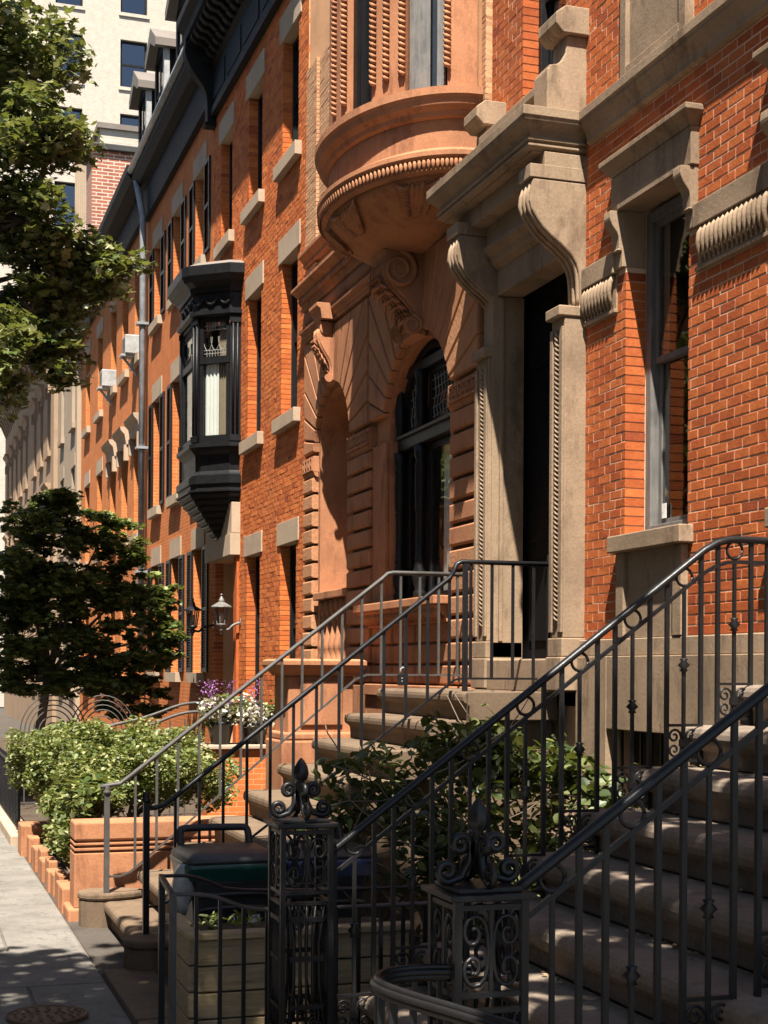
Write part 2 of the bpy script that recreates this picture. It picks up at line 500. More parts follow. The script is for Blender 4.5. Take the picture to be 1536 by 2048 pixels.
def sash_window(parent, y0, y1, z0, z1, x=D + 0.14, fm='frame', mid=None, fw=0.055, curtain=None, bars=False, pane='glass'):
    """frame as a part, its sashes and panes as sub-parts"""
    mid = mid if mid is not None else (z0 + z1) / 2
    mb = MB()
    mb.box(x, x + 0.10, y0, y0 + fw, z0, z1).box(x, x + 0.10, y1 - fw, y1, z0, z1)
    mb.box(x + 0.001, x + 0.10, y0 + fw, y1 - fw, z1 - fw, z1).box(x + 0.001, x + 0.10, y0 + fw, y1 - fw, z0, z0 + fw)
    w = mb.build('window', fm, parent, bevel=0.004)
    a, b = y0 + fw + 0.002, y1 - fw - 0.002
    s = 0.04
    for (za, zb, xs) in ((mid - 0.02, z1 - fw - 0.002, x + 0.03), (z0 + fw + 0.002, mid + 0.02, x + 0.062)):
        m2 = MB()
        m2.box(xs, xs + 0.03, a, a + s, za, zb).box(xs, xs + 0.03, b - s, b, za, zb)
        m2.box(xs, xs + 0.03, a + s, b - s, za, za + s).box(xs, xs + 0.03, a + s, b - s, zb - s, zb)
        m2.build('sash', fm, w)
        MB().box(xs + 0.012, xs + 0.016, a + s, b - s, za + s, zb - s).build('pane', pane, w)
    if curtain:
        cm = MB(); n = 14
        pts = [(x + 0.2 + 0.02 * math.sin(i * 1.9), a + (b - a) * i / n) for i in range(n + 1)]
        cm.loft([[(p[0], p[1], z0 + 0.03) for p in pts], [(p[0], p[1], z1 - 0.05) for p in pts]], caps=False, closed=False)
        cm.build('curtain', curtain, w, smooth=True)
    return w

# ------------------------------------------------------------------ leaves
SHAPES = {
    'oval': [(0, 0, 0), (0.30, 0.25, 0.06), (0.36, 0.55, 0.07), (0.18, 0.85, 0.02), (0, 1, -0.05), (-0.18, 0.85, 0.02), (-0.36, 0.55, 0.07), (-0.30, 0.25, 0.06)],
    'plane': [(0, 0, 0), (0.22, 0.02, 0.02), (0.50, 0.16, 0.03), (0.30, 0.34, 0.05), (0.58, 0.62, 0.02), (0.20, 0.62, 0.05), (0, 1.0, -0.03), (-0.20, 0.62, 0.05), (-0.58, 0.62, 0.02), (-0.30, 0.34, 0.05), (-0.50, 0.16, 0.03), (-0.22, 0.02, 0.02)],
    'tiny': [(0, 0, 0), (0.30, 0.5, 0.08), (0, 1, 0), (-0.30, 0.5, 0.08)],
    'narrow': [(0, 0, 0), (0.16, 0.35, 0.05), (0.10, 0.75, 0.0), (0, 1, -0.12), (-0.10, 0.75, 0.0), (-0.16, 0.35, 0.05)],
}
def leaves(name, pts, size, mat, parent, shape='oval', up=0.6, seed=1, droop=0.3, kind='stuff', outward=None):
    rg = np.random.default_rng(seed)
    pts = np.asarray(pts, float); N = len(pts)
    nrm = rg.normal(size=(N, 3)); nrm[:, 2] = np.abs(nrm[:, 2]) + up * 2
    if outward is not None:
        nrm += outward
    nrm /= np.linalg.norm(nrm, axis=1)[:, None]
    dr = rg.normal(size=(N, 3)); dr[:, 2] -= droop
    dr -= nrm * (dr * nrm).sum(1)[:, None]
    dr /= np.linalg.norm(dr, axis=1)[:, None]
    sd = np.cross(dr, nrm)
    S = np.array(SHAPES[shape]); S = S - np.array([0, 0.3, 0]); k = len(S)
    sz = size * rg.uniform(0.6, 1.25, N)
    V = pts[:, None, :] + sz[:, None, None] * (S[None, :, 0:1] * sd[:, None, :] + S[None, :, 1:2] * dr[:, None, :] + S[None, :, 2:3] * nrm[:, None, :])
    V = V.reshape(-1, 3)
    base = np.arange(N) * k
    F = []
    for i in range(1, k - 1):
        F.append(np.stack([base, base + i, base + i + 1], 1))
    F = np.stack(F, 1).reshape(-1, 3)
    me = bpy.data.meshes.new(name)
    me.vertices.add(len(V)); me.vertices.foreach_set('co', V.ravel())
    me.loops.add(F.size); me.loops.foreach_set('vertex_index', F.ravel().astype(np.int32))
    me.polygons.add(len(F)); me.polygons.foreach_set('loop_start', (np.arange(len(F)) * 3).astype(np.int32))
    me.update(calc_edges=True)
    me.materials.append(M[mat])
    return link(name, me, parent, kind=kind)

def blob_pts(n, blobs, rg, hollow=0.55):
    """points through ellipsoid clumps, thicker towards their skin"""
    out = []
    vol = np.array([b[1][0] * b[1][1] * b[1][2] for b in blobs]); vol = vol ** 0.75; vol /= vol.sum()
    for (c, r), w in zip(blobs, vol):
        m = max(3, int(n * w))
        d = rg.normal(size=(m, 3)); d /= np.linalg.norm(d, axis=1)[:, None]
        rad = hollow + (1 - hollow) * rg.random(m) ** 0.7
        rad *= 1 + 0.18 * np.sin(d[:, 0] * 5 + c[0] * 3) * np.cos(d[:, 1] * 4 + c[1])
        out.append(np.array(c) + d * np.array(r) * rad[:, None])
    return np.concatenate(out)

def scroll2d(turn=1.35, n=16, r=0.25, cy=0.72):
    """a C-scroll in the unit square, open to the right"""
    top = []
    for i in range(n + 1):
        t = i / n
        a = R(180) - 2 * math.pi * turn * t
        rr = r * (1 - 0.82 * t)
        top.append((0.02 + r + rr * math.cos(a), cy + rr * math.sin(a)))
    bot = [(x, 1 - y) for x, y in top]
    return top[::-1] + [(0.0, 0.5)] + bot
SCR = scroll2d()
def scroll(mb, o, u, v, w, h, r, n=5, flip=False):
    o, u, v = Vector(o), Vector(u), Vector(v)
    pts = [o + u * ((1 - x if flip else x) * w) + v * (y * h) for x, y in SCR]
    mb.tube(pts, r, n)
    return mb

# ================================================================== THE SETTING
g = MB().add([(-200, -60, -0.16), (200, -60, -0.16), (200, 400, -0.16), (-200, 400, -0.16)], [(0, 1, 2, 3)]).build('ground', 'asphalt')
g['kind'] = 'structure'
sw = box('sidewalk', 'flagj', None, -2.6, 1.285, -12, 90, -0.15, -0.012); sw['kind'] = 'structure'
rk = random.Random(3)
ycut = -1.0; row = 0
while ycut < 36:
    dy = rk.uniform(1.25, 1.75)
    cuts = [-2.59, rk.uniform(-1.4, -1.0), rk.uniform(0.15, 0.35) if row % 2 else rk.uniform(0.52, 0.8), 1.28]
    for a, b in zip(cuts, cuts[1:]):
        ja = lambda: rk.uniform(-0.006, 0.006)
        zt = rk.uniform(-0.003, 0.004); e = 0.007
        quad = [(a + e + ja(), ycut + e + ja()), (b - e + ja(), ycut + e + ja()), (b - e + ja(), ycut + dy - e + ja()), (a + e + ja(), ycut + dy - e + ja())]
        MB().prism('z', quad, -0.06, zt).build('paving_slab', 'flag', sw, bevel=0.008)
    ycut += dy; row += 1
kb = box('kerb', 'flag', None, -2.78, -2.6, -12, 90, -0.16, 0.0, bevel=0.01); kb['kind'] = 'structure'
ar = box('areaway_paving', 'conc', None, 1.285, 4.6, -6, 90, -0.15, -0.004); ar['kind'] = 'structure'
# brown coping strip at the foot of the areaways
cs = thing('coping_strip', 'flat brown stone strip edging the pavement below the iron fence', 'kerb stone')
for i, (a, b) in enumerate(((3.0, 4.9), (4.92, 6.9), (6.92, 8.5), (8.52, 10.0))):
    box('coping_stone', 'stepA', cs, 1.29, 1.62, a, b, -0.05, 0.035 + 0.003 * (i % 2), bevel=0.012)

# ================================================================== HOUSE A : red brick with grey-tan stone and the tall portal
hA = thing('row_house', 'near red brick row house with carved tan stone door portal', 'house', (D, 9, 0), 'row houses along the street')
rA = random.Random(11)
opsA = [(8.25, 9.10, 2.97, 5.30), (6.30, 7.15, 2.97, 5.30),                    # parlour windows
        (9.74, 11.43, 1.8, 6.0),                                               # portal
        (10.10, 10.90, 6.45, 8.4), (8.25, 9.08, 6.95, 8.6), (6.3, 7.13, 6.95, 8.6)]
stoneA_zones = [(8.24, 9.14, 2.2, 2.97), (6.28, 7.17, 2.2, 2.97), (8.14, 9.22, 4.82, 5.56), (6.19, 7.27, 4.82, 5.56),
                (8.20, 9.10, 6.0, 6.95), (6.25, 7.15, 6.0, 6.95)]
wA = wall_boxes(MB(), D + 0.0022, D + 0.34, 3.6, 11.55, 0.0, 10.5, [(o[0] - 0.006, o[1] + 0.006, o[2], o[3]) for o in opsA] + [(8.38, 9.23, 1.05, 1.66)]).build('wall', 'mortarA', hA)
lstA = brick_list(3.6, 11.55, 2.285, 8.7, opsA + stoneA_zones, 0.0645, 0.171, 0.0095, rA)
vis = sorted([b for b in lstA if 7.28 < b[0] and b[1] < 9.8 and b[2] < 5.85 and b[1] - b[0] > 0.05 and (b[0] < 8.26 or b[0] > 9.0) and not (4.55 < b[2] < 4.97)], key=lambda b: b[0] + abs(b[2] - 3.6) * 0.12)
single = set(vis[:300])
# one shared brick with a worn, chamfered face (unit length in y)
cb = 0.003
uv = []
for (xx, e) in ((0.0, cb), (cb, 0.0), (0.15, 0.0)):
    uv += [(xx, -0.5 + e * 5, -0.0275 + e), (xx, 0.5 - e * 5, -0.0275 + e), (xx, 0.5 - e * 5, 0.0275 - e), (xx, -0.5 + e * 5, 0.0275 - e)]
ufs = [(0, 1, 2, 3)] + [(k + i, k + (i + 1) % 4, k + 4 + (i + 1) % 4, k + 4 + i) for k in (0, 4) for i in range(4)]
ume = bpy.data.meshes.new('brick'); ume.from_pydata(uv, [], ufs); ume.materials.append(M['brickA'])
bm = bmesh.new(); bm.from_mesh(ume); bmesh.ops.recalc_face_normals(bm, faces=bm.faces); bm.to_mesh(ume); bm.free()
for b in vis[:300]:
    o = bpy.data.objects.new('brick', ume); COL.objects.link(o); o.parent = wA
    o.location = (D + rA.uniform(-0.0022, 0.0006), (b[0] + b[1]) / 2, (b[2] + b[3]) / 2)
    o.scale = (1, b[1] - b[0], (b[3] - b[2]) / 0.055)
    o.rotation_euler = (rA.uniform(-0.006, 0.006), 0, rA.uniform(-0.006, 0.006))
joined_bricks([b for b in lstA if b not in single], D, 0.15, rA, 0.0014).build('brickwork', 'brickA', wA, kind='stuff')
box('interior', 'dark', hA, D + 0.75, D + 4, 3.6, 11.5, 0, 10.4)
box('roof', 'tin', hA, D + 0.02, D + 4.2, 3.6, 11.5, 10.5, 10.62)

def water_table(p, y0, y1, basem, cut=None):
    moulding('water_table', basem, p, [(0, 2.285), (0.045, 2.28), (0.05, 2.165), (0, 2.165)], y0, y1, 0.005)
    ys = [y0, y1] if not cut else [y0, cut[0], cut[1], y1]
    yy = y0
    segs = [(y0, cut[0]), (cut[1], y1)] if cut else [(y0, y1)]
    for a, b in segs:
        n = max(1, round((b - a) / 1.1))
        for i in range(n):
            box('base_block', basem, p, D - 0.07, D + 0.004, a + (b - a) * i / n + 0.003, a + (b - a) * (i + 1) / n - 0.003, -0.1, 2.163, bevel=0.006)
    if cut:
        box('base_block', basem, p, D - 0.07, D + 0.004, cut[0] + 0.003, cut[1] - 0.003, cut[3], 2.163, bevel=0.006)
        box('base_block', basem, p, D - 0.07, D + 0.004, cut[0] + 0.003, cut[1] - 0.003, -0.1, cut[2], bevel=0.006)
water_table(hA, 3.6, 9.72, 'stoneA', (8.38, 9.23, 1.05, 1.66))
gm = MB()
for i in range(6):
    gm.bar((D + 0.02, 8.46 + i * 0.14, 1.05), (D + 0.02, 8.46 + i * 0.14, 1.66), 0.018)
gm.build('basement_grille', 'iron', hA)
box('basement_pane', 'dark', hA, D + 0.15, D + 0.17, 8.37, 9.24, 1.04, 1.67)

def s_console(p, y0, y1, ztop, zbot, xf, xb, name='console', mat='stoneA', depth_low=0.0):
    """scrolled bracket: bulging top, waist, small foot"""
    h = ztop - zbot; w = xb - xf
    prof = [(xb, ztop), (xf + 0.02 * w, ztop), (xf, ztop - 0.05 * h)]
    for i in range(1, 15):
        t = i / 14
        x = xf + w * (0.02 - 0.06 * math.sin(min(t / 0.3, 1) * math.pi) + 0.66 / (1 + math.exp(-(t - 0.46) * 13)) * (1 - depth_low))
        prof.append((x, ztop - h * (0.05 + 0.9 * t)))
    prof += [(prof[-1][0] - 0.10 * w, zbot + 0.03 * h), (prof[-1][0] - 0.04 * w, zbot), (xb, zbot)]
    return MB().prism('y', prof, y0, y1).build(name, mat, p, bevel=0.012)

def parlour_window(p, yc, full=True):
    a, b = yc - 0.425, yc + 0.425
    sash_window(p, a + 0.01, b - 0.01, 2.985, 5.2, D + 0.15, 'greywood' if full else 'frame', mid=4.18, fw=0.07)
    # stone sill, apron with sunk panel
    box('sill', 'stoneA', p, D - 0.10, D + 0.26, yc - 0.50, yc + 0.50, 2.868, 2.982, bevel=0.008)
    ap = box('apron', 'stoneA', p, D - 0.022, D + 0.1, yc - 0.435, yc + 0.46, 2.287, 2.866)
    box('apron_pilaster', 'stoneA', ap, D - 0.05, D - 0.02, yc - 0.435, yc - 0.325, 2.287, 2.866, bevel=0.005)
    box('apron_pilaster', 'stoneA', ap, D - 0.05, D - 0.02, yc + 0.35, yc + 0.46, 2.287, 2.866, bevel=0.005)
    # stone head: jambs, consoles, frieze, hood
    for s in (-1, 1):
        y0, y1 = (yc - 0.535, yc - 0.426) if s < 0 else (yc + 0.426, yc + 0.535)
        box('stone_jamb', 'stoneA', p, D - 0.03, D + 0.15, y0, y1, 4.83, 5.215, bevel=0.006)
        s_console(p, y0 + 0.005, y1 - 0.005, 5.21, 4.94, D - 0.12, D - 0.02)
    fr = box('frieze', 'stoneA', p, D - 0.06, D + 0.15, yc - 0.545, yc + 0.545, 5.217, 5.46, bevel=0.006)
    box('head_lip', 'stoneA', fr, D - 0.075, D - 0.055, yc - 0.42, yc + 0.42, 5.216, 5.245)
    MB().loft([[(D - 0.13 + i, yc - 0.60 + i, z), (D, yc - 0.60 + i, z), (D, yc + 0.60 - i, z), (D - 0.13 + i, yc + 0.60 - i, z)] for i, z in ((0.01, 5.578), (0, 5.572), (0, 5.54), (0.012, 5.528), (0.05, 5.49), (0.062, 5.462))]).build('hood', 'stoneA', p, bevel=0.003)
parlour_window(hA, 8.675)
parlour_window(hA, 6.725, False)
box('label_card', 'print', hA, D + 0.205, D + 0.21, 8.90, 8.955, 3.10, 3.20)
box('wall_board', 'stoneA', hA, D + 0.34, D + 0.36, 8.0, 9.4, 2.9, 3.05)

# impost band with a row of carved tassels below it
def impost(p, y0, y1):
    bnd = box('impost_band', 'stoneA', p, D - 0.045, D + 0.05, y0, y1, 4.815, 4.962, bevel=0.006)
    box('tassel_ground', 'stoneA', bnd, D - 0.012, D + 0.05, y0 + 0.01, y1 - 0.012, 4.57, 4.813)
    box('fillet', 'stoneA', bnd, D - 0.03, D + 0.02, y0 + 0.005, y1 - 0.005, 4.545, 4.572, bevel=0.004)
    n = int((y1 - y0 - 0.03) / 0.052)
    for i in range(n):
        y = y0 + 0.04 + i * 0.052
        MB().tube([(D - 0.02, y, 4.805), (D - 0.045, y, 4.76), (D - 0.05, y + 0.008, 4.70), (D - 0.038, y + 0.014, 4.64), (D - 0.016, y + 0.018, 4.59)], [0.016, 0.021, 0.019, 0.013, 0.006], 7).build('tassel', 'stoneA', bnd, smooth=True)
impost(hA, 9.215, 9.715)
impost(hA, 7.275, 8.135)
impost(hA, 5.2, 6.18)
# belt course and the panels above it
belt = [(0, 6.08), (0.10, 6.08), (0.10, 6.015), (0.085, 6.005), (0.085, 5.985), (0.05, 5.93), (0.035, 5.89), (0.035, 5.86), (0, 5.84)]
moulding('belt_course', 'stoneA', hA, belt, 3.6, 9.655, 0.004)
moulding('belt_course', 'stoneA', hA, belt, 11.655, 11.75, 0.004)
for yc in (8.665, 6.7):
    pn = box('spandrel_panel', 'stoneA', hA, D - 0.02, D + 0.1, yc - 0.445, yc + 0.445, 6.082, 6.95)
    for b in ((yc - 0.445, yc - 0.36, 6.083, 6.95), (yc + 0.36, yc + 0.445, 6.083, 6.95), (yc - 0.36, yc + 0.36, 6.083, 6.17), (yc - 0.36, yc + 0.36, 6.8, 6.95)):
        box('panel_border', 'stoneA', pn, D - 0.055, D - 0.018, *b, bevel=0.005)
    sash_window(hA, yc - 0.41, yc + 0.41, 6.96, 8.55, D + 0.15, 'black')
sash_window(hA, 10.11, 10.89, 6.46, 8.38, D + 0.13, 'black')

# ---- the portal
po = bpy.data.objects.new('portal', None); COL.objects.link(po); po.parent = hA
po.matrix_parent_inverse = hA.matrix_basis.inverted(); po.location = (D, 10.6, 1.9)
bpy.context.view_layer.update()
def pbox(name, *b, bevel=0.006, mat='stoneA'):
    o = MB().box(*b).build(name, mat, None, bevel=bevel)
    o.parent = po; o.matrix_parent_inverse = po.matrix_world.inverted(); return o
def padopt(o):
    o.parent = po; o.matrix_parent_inverse = po.matrix_world.inverted(); return o
XF = 4.17
cor = [(D + 0.02, 6.09), (XF, 6.09), (XF, 6.02), (XF + 0.012, 6.008), (XF + 0.012, 5.99), (XF + 0.06, 5.93), (XF + 0.075, 5.90), (XF + 0.075, 5.875), (XF + 0.10, 5.86), (XF + 0.10, 5.80), (D + 0.02, 5.80)]
cor = ((0.03, 6.092), (0, 6.085), (0, 6.02), (0.012, 6.008), (0.012, 5.992), (0.075, 5.935), (0.092, 5.91), (0.092, 5.888), (0.066, 5.886), (0.066, 5.868), (0.094, 5.862), (0.094, 5.846), (0.072, 5.844), (0.072, 5.828), (0.12, 5.815), (0.12, 5.80))
padopt(MB().loft([[(XF + i, 9.655 + i, z), (D + 0.02, 9.655 + i, z), (D + 0.02, 11.70 - i, z), (XF + i, 11.70 - i, z)] for i, z in cor]).build('cornice', 'stoneA', bevel=0.003))
# lower entablature stepped back
pbox('architrave', XF + 0.20, D + 0.12, 9.73, 11.50, 5.66, 5.798)
pbox('soffit_panel', XF + 0.33, D + 0.12, 9.95, 11.17, 5.50, 5.658)
padopt(MB().prism('y', [(D + 0.12, 5.50), (4.48, 5.50), (4.48, 5.46), (4.53, 5.42), (4.55, 5.36), (4.6, 5.33), (4.6, 5.12), (D + 0.12, 5.12)], 9.95, 11.17).build('transom_moulding', 'stoneA', bevel=0.004))
PX = 4.53
for s in (0, 1):
    y0, y1 = ((9.72, 9.94) if s == 0 else (11.18, 11.44))
    pbox('pilaster', PX, D + 0.14, y0, y1, 2.30, 4.62)
    pbox('plinth', PX - 0.03, D + 0.14, y0 - 0.025, y1 + 0.02, 1.915, 2.16, bevel=0.008)
    pbox('plinth_cap', PX - 0.018, D + 0.14, y0 - 0.015, y1 + 0.012, 2.162, 2.298, bevel=0.008)
    # scrolled console carrying the cornice
    padopt(s_console(None, y0 + 0.01, y1 - 0.01, 5.60, 4.66, XF + 0.10, D + 0.14))
    pbox('console_cap', XF + 0.085, D + 0.14, y0 + 0.005, y1 - 0.005, 5.602, 5.70, bevel=0.005)
    for k in range(3):
        pr = []
        for i in range(15):
            t = i / 14
            x = XF + 0.10 + 0.57 * (0.02 - 0.06 * math.sin(min(t / 0.3, 1) * math.pi) + 0.66 / (1 + math.exp(-(t - 0.46) * 13)))
            pr.append((x - 0.002, y0 + 0.045 + 0.065 * k, 5.60 - 0.94 * (0.05 + 0.9 * t)))
        padopt(MB().tube(pr, 0.018, 6).build('console_rib', 'stoneA', smooth=True))
    pbox('console_foot', PX - 0.05, D + 0.14, y0 - 0.012, y1 + 0.012, 4.622, 4.70, bevel=0.01)
    # sunk panel with rope moulding on the pilaster front
    pbox('pilaster_strip', PX - 0.018, PX, y0 + 0.004, y0 + 0.06, 2.34, 4.55, bevel=0.003)
    pbox('pilaster_strip', PX - 0.018, PX, y1 - 0.05, y1 - 0.004, 2.34, 4.55, bevel=0.003)
    rp = MB(); N = 60
    for i in range(N):
        z = 2.42 + i * 2.1 / N
        rp.tube([(PX - 0.002, y0 + 0.085, z), (PX - 0.014, y0 + 0.105, z + 0.016), (PX - 0.014, y0 + 0.122, z + 0.036), (PX - 0.002, y0 + 0.142, z + 0.052)], 0.012, 5)
    padopt(rp.build('rope_moulding', 'stoneA', smooth=True))
# reveals, lintel, threshold, door
pbox('jamb', PX + 0.03, D + 0.14, 11.165, 11.35, 1.915, 5.118, bevel=0.004)
pbox('jamb_bead', PX + 0.09, PX + 0.12, 11.135, 11.165, 2.30, 5.10, bevel=0.004)
pbox('threshold', PX - 0.01, D + 0.5, 9.945, 11.163, 1.90, 2.15, bevel=0.012)
dr = pbox('door', D + 0.18, D + 0.24, 9.80, 11.3, 2.152, 5.2, mat='doorblack')
for (za, zb) in ((2.3, 2.95), (3.1, 4.3), (4.5, 5.0)):
    for (ya, yb) in ((10.0, 10.5), (10.62, 11.1)):
        o = box('door_panel', 'doorblack', None, D + 0.165, D + 0.182, ya, yb, za, zb, bevel=0.006)
        o.parent = dr
        o.matrix_parent_inverse = (po.matrix_world @ dr.matrix_parent_inverse).inverted()
# parapet over the portal: scrolled pedestals with caps, low wall between
ped = [(D + 0.02, 6.092), (4.39, 6.092), (4.39, 6.40), (4.405, 6.41), (4.405, 6.43), (4.43, 6.435), (4.47, 6.445), (4.51, 6.475), (4.535, 6.53), (4.54, 6.60), (4.545, 6.66), (D + 0.02, 6.66)]
for (y0, y1) in ((9.74, 9.98), (11.28, 11.50)):
    k = 0.0 if y0 < 10 else -0.12
    padopt(MB().prism('y', [(x, z + (k if z > 6.2 else 0)) for x, z in ped], y0, y1).build('pedestal', 'stoneA', bevel=0.008))
    padopt(MB().prism('y', [(D + 0.02, 6.66 + k), (4.50, 6.66 + k), (4.44, 6.72 + k), (4.44, 6.80 + k), (4.52, 6.86 + k), (D + 0.02, 6.86 + k)], y0 - 0.04, y1 + 0.04).build('pedestal_cap', 'stoneA', bevel=0.008))
pbox('parapet', 4.52, D + 0.05, 9.982, 11.278, 6.092, 6.36, bevel=0.008)
pbox('parapet_coping', 4.47, D + 0.05, 9.982, 11.278, 6.362, 6.43, bevel=0.008)

# ================================================================== HOUSE B : rusticated brown sandstone front with a bow window
hB = thing('row_house', 'rusticated brown sandstone row house with arched windows and bow oriel', 'house', (D, 14.6, 0), 'row houses along the street')
YB0, YB1 = 11.72, 17.50
BA = dict(c=13.41, hw=0.95, sp=4.40, rise=0.86)     # big arch
SA = dict(c=16.30, hw=0.675, sp=4.63, rise=0.675)   # small arch
def arch_pts(a, n=20, grow=0.0):
    return [(a['c'] - (a['hw'] + grow) * math.cos(math.pi * i / n), a['sp'] + (a['rise'] + grow) * math.sin(math.pi * i / n)) for i in range(n + 1)]
bk = MB(); xb0, xb1 = D + 0.03, D + 0.42
wall_boxes(bk, xb0, xb1, YB0, YB1, -0.1, 4.40, [(12.46, 14.36, 2.62, 4.41), (15.625, 16.975, 2.1, 4.41)])
wall_boxes(bk, xb0, xb1, 14.36, 15.625, 4.40, 5.32, [])
wall_boxes(bk, xb0, xb1, 16.975, YB1, 4.40, 5.32, [])
wall_boxes(bk, xb0, xb1, YB0, 12.46, 4.40, 5.32, [])
wall_boxes(bk, xb0, xb1, YB0, YB1, 5.32, 7.0, [])
bk.prism('x', arch_pts(BA) + [(14.36, 5.32), (12.46, 5.32)], xb0, xb1)
bk.prism('x', arch_pts(SA) + [(16.975, 5.32), (15.625, 5.32)], xb0, xb1)
wB = bk.build('wall', 'stoneB', hB)
def block(y0, y1, z0, z1, x0=D - 0.05, mat='stoneB', par=None):
    """one pillowed ashlar block"""
    e = 0.02
    mb = MB()
    mb.loft([[(D + 0.035, y0, z0), (D + 0.035, y1, z0), (D + 0.035, y1, z1), (D + 0.035, y0, z1)],
             [(x0 + 0.022, y0, z0), (x0 + 0.022, y1, z0), (x0 + 0.022, y1, z1), (x0 + 0.022, y0, z1)],
             [(x0 + 0.005, y0 + e * 0.5, z0 + e * 0.5), (x0 + 0.005, y1 - e * 0.5, z0 + e * 0.5), (x0 + 0.005, y1 - e * 0.5, z1 - e * 0.5), (x0 + 0.005, y0 + e * 0.5, z1 - e * 0.5)],
             [(x0, y0 + e, z0 + e), (x0, y1 - e, z0 + e), (x0, y1 - e, z1 - e), (x0, y0 + e, z1 - e)]])
    return mb.build('stone_block', mat, par or wB)
rb = random.Random(5)
rows = 8; z0r, z1r = 2.74, 4.385; rh = (z1r - z0r) / rows
for i in range(rows):
    za, zb = z0r + i * rh + 0.017, z0r + (i + 1) * rh - 0.017
    block(14.80, 15.62, za, zb)
    block(11.74, 12.40, za, zb, mat='stoneB' if i > 1 else 'stoneBrough')
    block(17.06, 17.49, za, zb, mat='stoneBrough')
for i in range(4):           # lower courses
    za, zb = 1.92 + i * 0.205 + 0.017, 1.92 + (i + 1) * 0.205 - 0.017
    block(11.74, 12.40, za, zb, mat='stoneBrough')
    block(17.06, 17.49, za, zb, mat='stoneBrough')
    block(14.80, 15.62, za, zb)
for i in range(7):
    za, zb = 0.5 + i * 0.2 + 0.01, 0.5 + (i + 1) * 0.2 - 0.01
    block(17.06, 17.49, za, zb, mat='stoneBrough')
for i in range(3):           # panel blocks below the big window
    za, zb = 1.92 + i * 0.2 + 0.008, 1.92 + (i + 1) * 0.2 - 0.008
    ys = [12.42, 13.05, 13.75, 14.4, 14.79] if i % 2 else [12.42, 12.75, 13.4, 14.1, 14.79]
    for a, b in zip(ys, ys[1:]):
        block(a + 0.008, b - 0.008, za, zb, x0=D - 0.015)
# architrave around the big opening (smooth margin), reveal is the backing wall
for (a, b) in ((14.365, 14.79), (12.41, 12.455)):
    box('architrave', 'stoneB', hB, D - 0.008, D + 0.028, a, b, 2.74, 4.40, bevel=0.004)
# greek-key impost bands
for (a, b) in ((14.78, 15.64), (11.72, 12.46), (17.03, 17.52)):
    kb = box('greek_key_band', 'stoneB', hB, D - 0.045, D + 0.03, a, b, 4.43, 4.62, bevel=0.005)
    moulding('band_bed', 'stoneB', kb, [(-0.02, 4.428), (0.04, 4.428), (0.02, 4.39), (0.0, 4.375), (-0.02, 4.375)], a + 0.002, b - 0.002)
    n = int((b - a) / 0.115)
    for i in range(n):
        y = a + 0.02 + i * 0.115
        km = MB(); x = D - 0.062
        for (ya, yb, za, zb) in ((0, 0.09, 0.13, 0.15), (0, 0.018, 0.0, 0.13), (0.072, 0.09, 0.05, 0.13), (0.036, 0.072, 0.05, 0.068), (0.036, 0.054, 0.068, 0.10), (0.018, 0.115, 0.0, 0.018)):
            km.box(x, D - 0.044, y + ya, y + yb, 4.45 + za, 4.45 + zb)
        km.build('key_fret', 'stoneB', kb)
